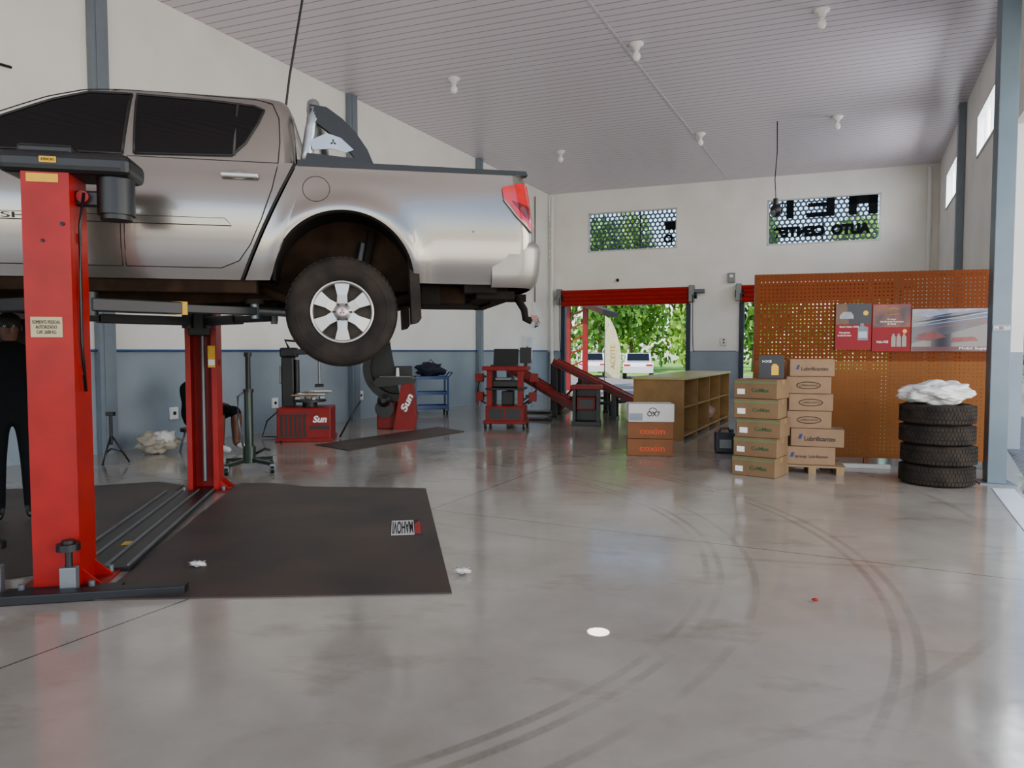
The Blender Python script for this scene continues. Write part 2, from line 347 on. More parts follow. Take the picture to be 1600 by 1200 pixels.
for a,b in ((.02,.34),(4.78,6.07)):
    mb=MB(); mb.b2((a,-.012,1.425),(b,-.001,1.45),bluep); mb.obj('trim_%d'%n,None,on(TB,0,0,0),yB,label='blue painted line',cat='trim',kind='structure'); n+=1
for wv in (5.3,10.55):
    mb=MB(); mb.b2((-.12,-.14,0),(.12,-.005,H),galv,.004); mb.obj('trim_%d'%n,None,on(TR,wv,0,0),yR,label='gray steel wall pilaster',cat='trim',kind='structure'); n+=1
for T,yy,x in ((TB,yB,.12),(TB,yB,11.2)):
    mb=MB(); mb.cyl((0,-.09,0),(0,-.09,6.6),.06,white,seg=16)
    for z in (1.2,3.2,5.2): mb.cyl((0,-.09,z),(0,-.09,z+.08),.07,white,seg=16)
    mb.obj('trim_%d'%n,None,on(T,x,0,0),yy,label='white vertical drain pipe',cat='pipe',kind='structure'); n+=1
mb=MB(); mb.prism([(5.05,7.35),(5.25,7.3),(1.5,.2),(1.3,.3)],0.0005,.006,M('lit_strip_paint','#dfe4e6',.3,0,.1,4),'z'); mb.obj('trim_%d'%n,label='threshold strip of the side opening, painted pale as sunlit floor',cat='trim',kind='structure'); n+=1  # brightness of the lit floor edge is put into the pale colour
mb=MB(); pm=M('post_blue_gray','#586873',.4,.2,.12,3)
mb.b2((-.09,-.09,0),(.09,.09,H),pm,.008); mb.b2((-.17,-.16,0),(.17,.16,.012),pm)
mb.obj('trim_%d'%n,None,(5.30,7.68,0),-20,label='large blue-gray steel post',cat='post',kind='structure'); n+=1
# windows
def hexgrid(mb,x0,x1,z0,z1,r,th,m):
    dx=r*math.sqrt(3); dz=r*1.5; j=0; z=z0
    while z<=z1+.01:
        x=x0+(dx/2 if j%2 else 0)
        while x<=x1+.01:
            vs=[];
            for rr in (r*1.0,r*(1-th)):
                for k in range(6):
                    a=pi/6+k*pi/3; vs.append((min(max(x+rr*math.cos(a),x0),x1),.05,min(max(z+rr*math.sin(a),z0),z1)))
            mb.add(vs,[(k,(k+1)%6,6+(k+1)%6,6+k) for k in range(6)],m)
            x+=dx
        z+=dz; j+=1
def mkwin(i,T,yaw,x0,x1,z0,z1,hexa,lab):
    e=bpy.data.objects.new('window_%d'%i,None); reg(e,None,on(T,0,0,0),yaw,label=lab,cat='window',kind='structure')
    mb=MB(); f=.04
    mb.b2((x0,-.02,z0),(x1,.1,z0+f),winf); mb.b2((x0,-.02,z1-f),(x1,.1,z1),winf); mb.b2((x0,-.02,z0),(x0+f,.1,z1),winf); mb.b2((x1-f,-.02,z0),(x1,.1,z1),winf)
    if not hexa:
        for k in range(1,4):
            x=x0+(x1-x0)*k/4; mb.b2((x-.015,.02,z0),(x+.015,.06,z1),winf)
    mb.obj('window_frame',e)
    if hexa:
        mb=MB(); hm=M('honeycomb_film','#43566a',.6,0,.2,3)
        hexgrid(mb,x0+f,x1-f,z0+f,z1-f,.085,.36,hm)
        mb.obj('honeycomb_screen',e)
    return e
w1=mkwin(1,TB,yB,1.36,4.23,4.7,5.98,True,'high horizontal window behind honeycomb film')
w2=mkwin(2,TB,yB,6.93,10.0,4.64,6.0,True,'high horizontal window with mirrored shop sign')
mkwin(3,TR,yR,1.97,4.83,5.05,5.95,False,'bright high side window'); mkwin(4,TR,yR,7.14,9.7,5.1,5.9,False,'bright high side window')
signm=M('sign_dark','#0b1018',.6,spec=.1)
text('AUTO',w2,signm,(9.22,.03,5.02),1.05,mirror=True,height=.32,bold=.008)
text('CENTER',w2,signm,(7.78,.03,5.02),1.5,mirror=True,height=.32,bold=.008)
def blocks(par,L_):
    mb=MB()
    for a,b,c,d in L_: mb.b2((a,.02,b),(c,.035,d),signm)
    mb.obj('sign_letter',par)
blocks(w2,[(9.15,5.42,9.37,5.96),(9.68,5.42,9.92,5.96),(9.15,5.72,9.92,5.96)])
blocks(w2,[(8.55,5.42,8.78,5.96),(8.0,5.42,8.6,5.56),(8.05,5.72,8.6,5.84)])
blocks(w2,[(7.45,5.42,7.66,5.96)])
text('O',w1,signm,(3.95,.03,5.02),.3,mirror=True,height=.28,bold=.006)
blocks(w1,[(3.85,5.3,4.19,5.55)])
for ww,x,a,b in ((w1,3.05,4.7,5.98),(w2,8.47,4.64,6.0)):
    mb=MB(); mb.b2((x-.02,.06,a),(x+.02,.1,b),signm); mb.obj('window_bar',ww)
# roller doors
for i,(a,b) in enumerate(((.5,4.62),(6.23,10.35))):
    e=bpy.data.objects.new('door_%d'%(i+1),None); reg(e,None,on(TB,0,0,0),yB,label='red roller shutter rolled up above doorway',cat='roller door',kind='structure')
    mb=MB(); prof=[]
    for k in range(9): prof.append((-.22-(.03 if k%2 else 0),2.93+k*.065))
    mb.prism([(0,2.93)]+prof+[(0,3.45)],a-.02,b+.02,red,'x'); mb.obj('rolled_shutter',e)
    for x in (a,b):
        mb=MB(); mb.b2((x-.08,-.06,0),(x+.06,.18,2.93),blued,.005); mb.obj('guide_rail',e)
    for x in (a-.1,b+.1):
        mb=MB(); mb.b2((x-.08,-.3,2.98),(x+.08,-.02,3.5),graym,.01); mb.cyl((x-.1,-.17,3.2),(x+.16,-.17,3.2),.12,steelb)
        mb.tube([(x+.05,-.32,3.2),(x+.06,-.33,2.0),(x+.09,-.33,1.4)],.012,steelb,6); mb.obj('end_bracket',e)
    mb=MB(); mb.cyl((b+.12,-.2,3.3),(b+.5,-.2,3.3),.07,graym); mb.obj('motor',e)
# ceiling lamps
l0=thing('ceiling_lamp','white porcelain lampholder with round bulb on ceiling','ceiling light',(-1.12,13.84,H),0,'bulb fixtures on the ceiling')
mb=MB(); mb.lathe([(0,0),(.12,0),(.12,-.03),(.065,-.06),(.055,-.11),(0,-.11)],white,20); mb.obj('lampholder',l0)
mb=MB(); mb.lathe([(.0,-.11),(.03,-.11),(.035,-.14),(.065,-.19),(.07,-.23),(.05,-.28),(0,-.3)],bulbm,20); mb.obj('bulb',l0)
for x,y in ((2.13,12.3),(4.77,11.1),(1.28,18.8),(4.56,17.3),(7.3,16.06)): dup(l0,(x,y,H))
mb=MB(); mb.tube([(6.08,16.4,H),(6.09,16.4,6.0),(6.05,16.4,5.4),(6.08,16.4,4.9)],.012,black,6)
h=thing('hanging_socket','black power socket hanging on a cable from ceiling','power socket',(0,0,0))
mb.obj('cable',h); mb=MB(); mb.sph((6.08,16.4,4.68),.13,black,(1,.8,1.2)); mb.cyl((6.08,16.4,4.8),(6.08,16.4,4.95),.06,black); mb.cyl((5.98,16.3,4.62),(5.95,16.2,4.55),.05,graym); mb.tube([(6.13,16.4,4.75),(6.22,16.35,4.85),(6.2,16.35,4.6),(6.1,16.35,4.55)],.02,black,6); mb.obj('socket_body',h)
mb=MB(); mb.tube([(-2.1,8,H),(-2.22,8,5.9),(-2.35,8,5.2),(-2.48,8,4.5),(-2.55,8,4.0),(-2.58,8,3.2),(-2.6,8.0,2.4)],.013,black,6)
mb.obj('hanging_cable',label='thin black cable hanging from ceiling behind pickup',cat='cable')
mb=MB(); mb.tube([on(TL,x,-.03,z) for x,z in ((10.5,4.95),(13,4.93),(15.3,4.91),(16.7,4.97))],.018,black,6)
mb.obj('wall_cable',label='black cable running along upper white wall',cat='cable')
s0=None
for i,(wv,z) in enumerate(((18.9,.48),(21.0,.5),(23.45,.5),(25.0,.5))):
    if s0 is None:
        s0=thing('wall_socket','small white electrical socket on blue-gray wall','socket',on(TL,wv,-.001,z),yL,'wall sockets')
        mb=MB(); mb.box((0,-.02,0),(.14,.04,.19),white,bev=.008); mb.obj('cover_plate',s0)
        mb=MB(); mb.cyl((0,-.03,0),(0,-.043,0),.03,black); mb.obj('outlet',s0)
    else: dup(s0,on(TL,wv,-.001,z))
e=thing('electrical_panel','gray-white electrical distribution box on wall','electrical box',on(TL,31.7,-.001,1.55),yL)
mb=MB(); mb.box((0,-.06,0),(.5,.12,.75),white,bev=.01); mb.obj('body',e); mb=MB(); mb.box((0,-.125,0),(.42,.012,.66),M('panel_door','#cfd4d6',.4),bev=.004); mb.obj('door',e)
mb=MB(); mb.box((-.16,-.14,0),(.03,.02,.08),black); mb.obj('latch',e)
e=thing('control_box','white control box with dangling black wires on wall','electrical box',on(TL,32.3,-.001,2.75),yL)
mb=MB(); mb.box((0,-.08,0),(.4,.16,.5),white,bev=.015); mb.obj('body',e)
for k in range(4):
    mb=MB(); mb.tube([(-.1+.06*k,-.1,-.25),(-.15+.1*k,-.14,-.4),(-.1+.08*k,-.1,-.5),(0,-.05,-.55)],.012,black,6); mb.obj('wire',e)
mb=MB(); mb.tube([(0,-.05,0),(0,-.05,1.2),(.0,-.05,3.4)],.02,graym,8); mb.obj('conduit_pipe',None,on(TL,32.3,0,3.0),yL,label='thin gray conduit above control box',cat='pipe')
e=thing('security_camera','small white dome camera on end wall','camera',on(TB,2.35,0,3.75),yB); mb=MB(); mb.cyl((0,0,0),(0,-.06,0),.07,white); mb.sph((0,-.08,0),.055,black); mb.obj('dome',e)
e=thing('wall_alarm','small light box on end wall','alarm box',on(TB,5.9,0,3.7),yB); mb=MB(); mb.box((0,-.05,0),(.22,.1,.3),graym,bev=.01); mb.box((0,-.11,.05),(.1,.03,.08),white); mb.obj('body',e)
e=thing('wall_switch','white switch box on end wall between doors','switch',on(TB,5.7,0,1.75),yB); mb=MB(); mb.box((0,-.04,0),(.18,.08,.25),white,bev=.01); mb.obj('body',e)
mb=MB(); mb.cyl((0,-.08,.04),(0,-.1,.04),.03,red); mb.obj('button',e); mb=MB(); mb.cyl((0,-.08,-.05),(0,-.1,-.05),.03,M('green_button','#1f7a3a',.4)); mb.obj('button',e)
# ---------- outdoors
mb=MB(); mb.prism([(-40,-40),(60,-40),(60,44),(-40,44)],-.13,-.12,pavemat(),'z'); mb.obj('paving',label='gray interlocking block paving outside',cat='pavement',kind='structure')
gr=M('grass','#7cab35',.9,0,.4,1.2,.6,col2='#568527')
mb=MB(); mb.prism([(-60,44),(100,44),(100,110),(-60,110)],-.13,-.12,gr,'z'); mb.obj('lawn',label='sunny green grass field',cat='grass',kind='structure')
def leafcloud(mb,c,rx,rz,nn,m,sz):
    for _ in range(nn):
        d=Vector((random.gauss(0,1),random.gauss(0,1),random.gauss(0,1))).normalized()*(random.random()**.4)
        p=Vector((c[0]+d.x*rx,c[1]+d.y*rx,c[2]+d.z*rz)); R=Euler((random.uniform(0,6),random.uniform(0,6),random.uniform(0,6))).to_matrix()
        s=sz*random.uniform(.6,1.3)
        mb.add([p+R@Vector(v) for v in ((-s,-s*.5,0),(s,-s*.5,0),(s,s*.5,0),(-s,s*.5,0))],[(0,1,2,3)],m)
def tree(x,y,h,r,m,lab):
    e=thing('tree',lab,'tree',(x,y,-.12))
    mb=MB(); mb.tube([(0,0,0),(.1,0,h*.25),(-.1,.1,h*.5),(.1,0,h*.75)],.02*h*.6,bark,8); mb.tube([(0,0,h*.3),(r*.5,0,h*.6)],.08,bark,6); mb.tube([(0,0,h*.3),(-r*.5,0.2,h*.55)],.08,bark,6); mb.obj('trunk',e)
    mb=MB()
    for k in range(14):
        a=k*2.4; rr=r*.55*(k%3)/2
        leafcloud(mb,(rr*math.cos(a),rr*math.sin(a),h*(.26+.66*((k*37)%14)/14)),r*.55,h*.13,230,m,.2)
    o=mb.obj('foliage',e); o['kind']='stuff'
tree(6.2,50,11,3.2,leafm,'leafy green tree on grass'); tree(12.6,50,9.5,3.0,leafm2,'light green tree on grass'); tree(1.5,53,12,3.4,leafm,'tall green tree beyond the road'); tree(9.4,56,12.5,3.2,leafm2,'tall green tree beyond the road')
tree(17.8,52,12,3.4,leafm,'tall green tree beyond the road'); tree(24.8,51,11.5,3.4,leafm2,'tall green tree beyond the road'); tree(32,45,8,3.5,leafm,'leafy green tree beyond paving'); tree(33,34,5,2.6,leafm2,'bushy green tree beyond paving'); tree(9.9,38,4.8,1.6,leafm2,'small bright green tree with dense crown')
mb=MB()
for k in range(28): leafcloud(mb,(-6+k*2.0,63+((k*7)%4),2.9),1.9,3.1,190,leafm2 if k%2 else leafm,.26)
mb.obj('hedge',label='long overgrown green hedge',cat='hedge',kind='stuff')
mb=MB() 
for k in range(13): leafcloud(mb,(14.5+k*1.6,22+((k*7)%4)-k*.3,1.2),1.4,1.3,170,leafm2 if k%2 else leafm,.16)
mb.obj('shrub_row',label='row of green shrubs beyond side opening',cat='shrub',kind='stuff')
def car(x,y,yaw,lab):
    e=thing('car',lab,'car',(x,y,-.12),yaw)
    cw=M('car_white','#d9dbdc',.25,0,.04,3,coat=.8)
    mb=MB(); mb.prism([(-2,.35),(-2.05,.7),(-1.9,.92),(-1.1,1.0),(1.3,1.05),(1.95,.98),(2.05,.6),(2,.32)],-.82,.82,cw); mb.prism([(-1.15,.98),(-.5,1.42),(.9,1.45),(1.7,1.02)],-.7,.7,cw); mb.obj('body',e)
    mb=MB(); mb.prism([(-1.0,1.02),(-.47,1.37),(.85,1.4),(1.45,1.05)],-.712,.712,glass); mb.add([(-1.14,-.62,1.03),(-1.14,.62,1.03),(-.53,.6,1.41),(-.53,-.6,1.41)],[(0,1,2,3)],glass); mb.add([(1.68,-.62,1.06),(1.68,.62,1.06),(.95,.6,1.44),(.95,-.6,1.44)],[(0,1,2,3)],glass); mb.obj('window',e)
    for sx in (-1.25,1.25):
        for sy in (-.75,.75):
            mb=MB(); mb.cyl((sx,sy-.1,.31),(sx,sy+.1,.31),.31,rub); mb.cyl((sx,sy-.11,.31),(sx,sy+.11,.31),.17,silver); mb.obj('wheel',e)
    for sy in (-.6,.6):
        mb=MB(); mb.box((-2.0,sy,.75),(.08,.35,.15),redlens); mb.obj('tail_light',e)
car(7.25,40.5,80,'white hatchback parked by the grass'); car(4.9,43,84,'pale car parked by the grass')
e=thing('feather_flag','cream feather-shaped advertising flag on a pole','flag',(4.5,32,-.12))
mb=MB(); mb.tube([(-.3,0,0),(-.3,0,1.5),(-.28,0,2.4),(-.1,0,2.8)],.02,graym,6); mb.obj('pole',e)
mb=MB(); mb.prism([(-.28,.4),(.38,.3),(.46,1.2),(.40,1.8),(.2,2.5),(-.05,3.0),(-.28,3.15)],-.01,.01,M('flag_cloth','#d9d1a4',.8)); mb.obj('cloth',e); text('ACEITE',e,M('ink_yellow','#b79a3c',.6),(.07,-.02,1.3),1.1,rot=(pi/2,-pi/2,0),height=.22)
e=thing('red_canopy','red steel canopy frame with tiled roof outside','canopy',(2.55,27.8,-.12),-20)
for x in (-.35,.35):
    mb=MB(); mb.b2((x-.1,-.06,0),(x+.1,.06,3.6),redd); mb.obj('post',e)
mb=MB(); mb.beam((-.35,0,.9),(.35,0,1.2),.05,.06,redd)
for k in range(2,6): mb.beam((-.35,0,.4+k*.5),(.35,0,.7+k*.5),.05,.06,redd)
mb.obj('lattice',e); mb=MB(); mb.prism([(-1.4,4.2),(-1.4,3.9),(1.15,2.95),(1.15,3.15)],-.5,2.5,M('roof_tile','#3a2018',.8,0,.3,8)); mb.obj('roof',e)
# ---------- lift
LO=(-3.0,5.8); YA=11.5
lift=thing('vehicle_lift','red two-post vehicle lift raising the silver pickup','car lift',(LO[0],LO[1],0),YA)
def colpoly(sg,w): 
    dp,t=.13,.028
    return [(-w,-dp*sg),(w,-dp*sg),(w,dp*sg),(w-.05,dp*sg),(w-.05,(dp-t)*sg),(w-t,(dp-t)*sg),(w-t,(-dp+t)*sg),(-w+t,(-dp+t)*sg),(-w+t,(dp-t)*sg),(-w+.05,(dp-t)*sg),(-w+.05,dp*sg),(-w,dp*sg)]
for sg,xs,yy,wc in ((1,-.072,-1.5,.128),(-1,.11,1.5,.15)):
    mb=MB(); mb.prism([(xs+p,yy+q) for p,q in colpoly(sg,wc)],.02,2.5,red,'z'); 
    mb.b2((xs+wc,yy-.03,1.3),(xs+wc+.012,yy+.03,1.36),redd); mb.b2((xs+wc,yy-.03,2.1),(xs+wc+.012,yy+.03,2.16),redd); mb.cyl((xs+wc-.04,yy-sg*.13,2.2),(xs+wc-.04,yy-sg*.137,2.2),.012,blackink); mb.cyl((xs-.02,yy-sg*.13,2.1),(xs-.02,yy-sg*.137,2.1),.01,blackink); mb.obj('column',lift)
    mb=MB(); mb.b2((xs-.22,yy-.2,0),(xs+.25,yy+.2,.02),redd,.004)
    for a in (-.18,.2):
        for b in (-.16,.16): mb.cyl((xs+a,yy+b,.02),(xs+a,yy+b,.06),.02,graym,seg=6)
    for b in (-1,1): mb.prism([(xs+wc,.02),(xs+wc+.11,.02),(xs+wc,.12)],yy+b*.1-.006,yy+b*.1+.006,red)
    mb.obj('base_plate',lift)
    mb=MB(); mb.cyl((xs,yy+sg*.03,.1),(xs,yy+sg*.03,2.45),.02,graym); mb.obj('lead_screw',lift)
    mb=MB(); mb.b2((xs-.1,yy+sg*.0,1.6),(xs+.1,yy+sg*.2,1.85),steelb,.01); mb.obj('carriage',lift)
    for ex,ey in ((.95,-.55),(-1.25,-.55)):
        ey2=ey*sg-.15; ex2=ex; za=1.745
        p0=(xs+(.1 if ex>0 else -.1),yy+sg*.2,za); mid=(xs+(ex2-xs)*.55,yy+sg*.2+(ey2-yy-sg*.2)*.55,za)
        mb=MB(); mb.beam(p0,mid,.12,.085,steelb,.008); mb.beam(mid,(ex2,ey2,za),.09,.06,steelb,.006)
        mb.cyl(p0[:2]+(za-.07,),p0[:2]+(za+.08,),.055,steelb); mb.obj('arm',lift)
        mb=MB(); mb.cyl((ex2,ey2,1.69),(ex2,ey2,1.80),.03,graym); mb.cyl((ex2,ey2,1.80),(ex2,ey2,1.835),.065,rub); mb.obj('lifting_pad',lift)
mb=MB(); mb.b2((-.24,-1.32,0.012),(.24,1.32,.035),steelb,.004)
for x in (-.22,-.08,.08,.22): mb.b2((x-.006,-1.3,.034),(x+.006,1.3,.05),graym)
mb.b2((.0,-.75,.036),(.06,-.65,.037),yellow)
mb.obj('floor_track',lift,label='black ribbed floor track')
mb=MB(); mb.b2((-1.6,-1.86,0),(.70,-1.76,.055),steelb,.006); mb.b2((-.34,-1.78,0),(.3,-1.62,.03),steelb,.004); mb.obj('support_bar',lift,label='black floor bar')
mb=MB(); mb.box((.03,-1.48,2.56),(.72,.34,.13),black,bev=.045,seg=3); mb.box((-.08,-1.5,2.64),(.3,.22,.06),black,bev=.02); mb.obj('top_cover',lift,label='black plastic belt cover')
mb=MB(); mb.cyl((.27,-1.5,2.28),(.27,-1.5,2.52),.105,black,seg=28); mb.cyl((.27,-1.5,2.25),(.27,-1.5,2.28),.09,black,seg=28); mb.b2((.05,-1.53,2.33),(.2,-1.47,2.42),steelb,.01); mb.cyl((.1,-1.56,2.38),(.1,-1.44,2.38),.035,redd); mb.tube([(.11,-1.56,2.4),(.09,-1.58,2.2),(.08,-1.56,1.9),(.075,-1.56,1.5),(.07,-1.5,1.2)],.009,black,6); mb.obj('motor',lift,label='black electric motor')
for a,b in (((-.17,-1.634,2.44),(-.0,-1.631,2.49)),((-.09,-1.655,2.55),(.0,-1.652,2.585))):
    mb=MB(); mb.b2(a,b,yellow); mb.obj('warning_label',lift)
mb=MB(); mb.b2((-.17,-1.634,1.53),(.0,-1.631,1.65),M('spec_plate','#b3a47c',.4)); mb.obj('spec_plate',lift,label='cream specification plate')
text('SOMENTE PESSOAL\nAUTORIZADO\nCAP. 2600 KG',lift,blackink,(-.085,-1.635,1.59),.15,height=.08)
text('ATENCAO',lift,blackink,(-.045,-1.657,2.568),.07,height=.015)
mb=MB(); mb.b2((.19,1.355,1.98),(.245,1.367,2.1),yellow); mb.obj('warning_label',lift)
mb=MB(); mb.b2((.18,1.355,1.28),(.25,1.362,1.5),yellow); mb.b2((.185,1.35,1.3),(.245,1.354,1.36),whiteink); mb.obj('warning_label',lift)
for x,y in ((-.42,-1.6),(.03,-1.72)):
    mb=MB(); mb.cyl((x,y,.02),(x,y,.3),.02,steelb); mb.cyl((x,y,.27),(x,y,.31),.065,black,seg=10); mb.cyl((x,y,.31),(x,y,.33),.035,black); mb.b2((x-.045,y-.03,0),(x+.045,y+.03,.17),graym,.006); mb.obj('anchor_screw',lift)
mb=MB(); mb.b2((.42,-1.02,1.70),(.55,-1.0,1.79),yellow); mb.obj('warning_label',lift)
# mats
rm=M('rubber_mat','#282220',.55,0,.3,1.3,.15,col2='#42332a',det=7)
def mat_obj(poly,lab,t=.012):
    mb=MB(); mb.prism(poly,.0005,t,rm,'z'); return mb.obj('floor_mat',label=lab,cat='mat')
m1=mat_obj([(-2.42,4.02),(-.36,4.14),(-.906,7.33),(-2.2,7.42),(-2.55,7.6),(-2.96,7.62),(-2.9,7.1)],'large dirty black rubber mat beside the lift',.01)
mat_obj([(-3.52,7.5),(-3.9,7.7),(-4.5,7.45),(-5.6,7.2),(-5.2,4.3),(-3.2,4.4),(-2.98,4.55)],'black rubber mat on far side of lift track',.01)
mat_obj([(-3.02,10.75),(-2.36,10.15),(-.85,12.55),(-1.4,13.3)],'small black rubber mat beside the balancing machine',.01)
e=thing('mat_sticker','white rectangular sticker with black lettering on mat','sticker',(-.86,5.68,.0102),9)
mb=MB(); mb.b2((-.13,-.25,0),(.12,.25,.001),blackink); mb.b2((-.122,-.24,.0011),(.06,.24,.0015),paper); mb.obj('sheet',e)
mb=MB(); mb.prism([(.065,-.22),(.115,-.22),(.115,.22),(.065,.1)],.0012,.002,redink,'z'); mb.obj('emblem',e)
text('MAHOVI',e,blackink,(-.03,0,.0025),.165,rot=(0,0,pi),height=.4,ext=.0003,bold=.002)
for x,y in ((-2.1,4.65),(-.32,4.5)):
    mb=MB(); mb.sph((0,0,.02),.04,paper,(1.2,.8,.4),3,.9,3); mb.obj('crumpled_tissue',None,(x,y,.006),0,label='crumpled white scrap on mat',cat='litter',group='scraps on the mat')
# ---------- truck
ZT=1.33
truck=thing('pickup_truck','silver double-cab pickup raised on a two-post lift','pickup truck',(-2.97,5.653,ZT),YA)
HW=[(.55,.80),(.62,.83),(.75,.88),(.9,.912),(1.05,.925),(1.15,.922),(1.3,.90),(1.445,.868)]
RG=[(1.43,-1.15,1.275,.870),(1.50,-1.0,1.275,.856),(1.58,-.84,1.272,.836),(1.68,-.64,1.268,.804),(1.78,-.42,1.26,.77),(1.86,-.24,1.245,.735),(1.91,-.1,1.225,.705),(1.945,.0,1.20,.665),(1.97,.1,1.15,.61),(1.99,.22,1.07,.5),(2.005,.35,.95,.34),(2.01,.5,.8,.15)]
gh=[(r[0],r[3]) for r in RG]
AC=(1.62,.62); FC=(-1.42,.62)
def flare(s,z):
    f=0
    for c in (AC,FC):
        r=math.hypot(s-c[0],z-c[1]); f+=.026*math.exp(-((r-.53)/.08)**2)
    return f
def hwl(s,z): return crom(HW,z)+flare(s,z)
def srz(z): return 2.97+.06*max(0,min(1,(1.445-z)/.45))
RC=.12
def bedy(s,z):
    c=srz(z)-RC; h=hwl(min(s,c),z)
    if s<=c: return h
    q=min(1,(s-c)/RC); return h-RC+RC*math.sqrt(1-q*q)
def archz(s,c,r): d=abs(s-c[0]); return c[1]+(math.sqrt(r*r-d*d) if d<r else 0)
def lin(a,b,n): return [a+(b-a)*i/(n-1) for i in range(n)]
NR=14
def sidecols(s0s,wf,archc,r,topf):
    cols=[]
    for s0 in s0s:
        zb=.62
        for _ in range(14): zb=archz(s0+.45*(zb-.62)*wf(s0),archc,r)
        c=[]
        for i in range(NR+1):
            zt=topf(s0); z=zb+(zt-zb)*i/NR; s=s0+.45*(z-.62)*wf(s0); c.append((s,-hwl(s,z),z))
        cols.append(c)
    return cols
s0s=lin(.93,1.1,5)+[1.62-.5*math.cos(t) for t in lin(0.02,pi-.02,41)]+lin(2.16,2.84,14)
cols=sidecols(s0s,lambda s:max(0,1-(s-.93)/.6),AC,.5,lambda s:1.445)
for k in range(0,9):
    a=k/8*pi/2; c=[]
    for i in range(NR+1):
        z=.62+(.825)*i/NR; s1=srz(z)-RC; h=hwl(s1,z); c.append((s1+RC*math.sin(a),-(h-RC+RC*math.cos(a)),z))
    cols.append(c)
far=[[(x,-y,z) for x,y,z in c] for c in cols][::-1]
mid=[]
for f in (.5,0,-.5): mid.append([(srz(.62+.825*i/NR),-.75*f*1.2,.62+.825*i/NR) for i in range(NR+1)])
mb=MB(); mb.grid(cols+mid+far,paint); o=mb.obj('bed',truck,weld=True)
s0c=lin(.90,-.9,30)+[-1.42+.47*math.cos(t) for t in lin(0.02,pi-.02,31)]+[-1.92]
topf=lambda s: 1.445 if s>-1.0 else 1.445-.17*((-s-1.0)/1.3)
cc=sidecols(s0c,lambda s:max(0,1-(.90-s)/.6),FC,.47,topf)
for k in range(0,9):
    a=k/8*pi/2; c=[]
    for i in range(NR+1):
        zt=topf(-1.95-.3*math.sin(a)); z=.62+(zt-.62)*i/NR; h=hwl(-1.95,z); c.append((-1.95-.3*math.sin(a),-(h-.3+.3*math.cos(a)),z))
    cc.append(c)
far=[[(x,-y,z) for x,y,z in c] for c in cc][::-1]
mb=MB(); mb.grid(cc+far,paint)
rows=[]
for s in lin(-.85,-2.24,16):
    q=max(0,(-s-1.95)/.3); h=hwl(max(s,-1.95),topf(s))-.3+.3*math.sqrt(max(0,1-q*q)); rows.append([(s,h*f,topf(s)+.07*(1-f*f)*(1-q**3)) for f in lin(-1,1,15)])
mb.grid(rows,paint); mb.obj('cab_body',truck,weld=True)
mb=MB(); rows=[]
def rrect(x0,x1,h,r,z,n=5):
    P=[]; 
    cs=[((x1-r),(h-r),0),((x0+r),(h-r),90),((x0+r),-(h-r),180),((x1-r),-(h-r),270)]
    for i,(cx,cy,a0) in enumerate(cs):
        for k in range(n+1):
            a=rad(a0+90*k/n); P.append((cx+r*math.cos(a),cy+r*math.sin(a),z))
        nx=cs[(i+1)%4]; a=rad(a0+90); p=Vector((cx+r*math.cos(a),cy+r*math.sin(a),z)); q=Vector((nx[0]+r*math.cos(a),nx[1]+r*math.sin(a),z))
        for k in range(1,8): P.append(tuple(p.lerp(q,k/8)))
    return P
for z,a,b,h in RG: rows.append(rrect(a,b,h,min(.1,h*.6),z))
mb.grid(rows,paint,closed=True); mb.add(rows[-1],[tuple(range(len(rows[-1])))],paint,True); mb.obj('roof',truck,weld=True)
def patch(poly,yf,off,m,step=.05,sg=-1):
    xs=[p[0] for p in poly]; zs=[p[1] for p in poly]; t=bmesh.new()
    nx=max(2,int((max(xs)-min(xs))/step)+2); nz=max(2,int((max(zs)-min(zs))/step)+2)
    G=[[t.verts.new((x,0,z)) for x in lin(min(xs),max(xs),nx)] for z in lin(min(zs),max(zs),nz)]
    for i in range(nz-1):
        for j in range(nx-1): t.faces.new((G[i][j],G[i][j+1],G[i+1][j+1],G[i+1][j]))
    ar=sum(poly[i][0]*poly[(i+1)%len(poly)][1]-poly[(i+1)%len(poly)][0]*poly[i][1] for i in range(len(poly)))
    P=poly if ar>0 else poly[::-1]
    for i in range(len(P)):
        a=P[i];b=P[(i+1)%len(P)]; no=Vector((b[1]-a[1],0,-(b[0]-a[0])))
        if no.length<1e-6: continue
        bmesh.ops.bisect_plane(t,geom=list(t.verts)+list(t.edges)+list(t.faces),plane_co=(a[0],0,a[1]),plane_no=no,clear_outer=True)
    for v in t.verts: v.co.y=sg*(yf(v.co.x,v.co.z)+off)
    mb=MB(); mb.merge(t,m,Matrix.Identity(4),True); return mb
def line(poly,yf,off,r,m,sg=-1,close=False,mb=None):
    mb=mb or MB(); P=[]
    pl=poly+([poly[0]] if close else [])
    for i in range(len(pl)-1):
        for k in range(6):
            f=k/6; P.append((pl[i][0]*(1-f)+pl[i+1][0]*f,pl[i][1]*(1-f)+pl[i+1][1]*f))
    P.append(pl[-1])
    mb.tube([(x,sg*(yf(x,z)+off),z) for x,z in P],r,m,6); return mb
ghy=lambda s,z: tab(gh,z)
gapm=M('panel_gap','#141211',.8)
trimb=M('window_seal','#0a0a0b',.5)
rw=[(.235,1.462),(.86,1.48),(.95,1.58),(1.03,1.74),(1.065,1.84),(1.0,1.868),(.7,1.892),(.22,1.905)]
fw=[(.16,1.455),(.185,1.905),(-.08,1.90),(-.3,1.82),(-.58,1.68),(-.92,1.50),(-1.0,1.45)]
rd=[(.17,.70),(.78,.70),(.90,.75),(.98,.86),(1.06,1.04),(1.13,1.25),(1.17,1.44),(.195,1.44)]
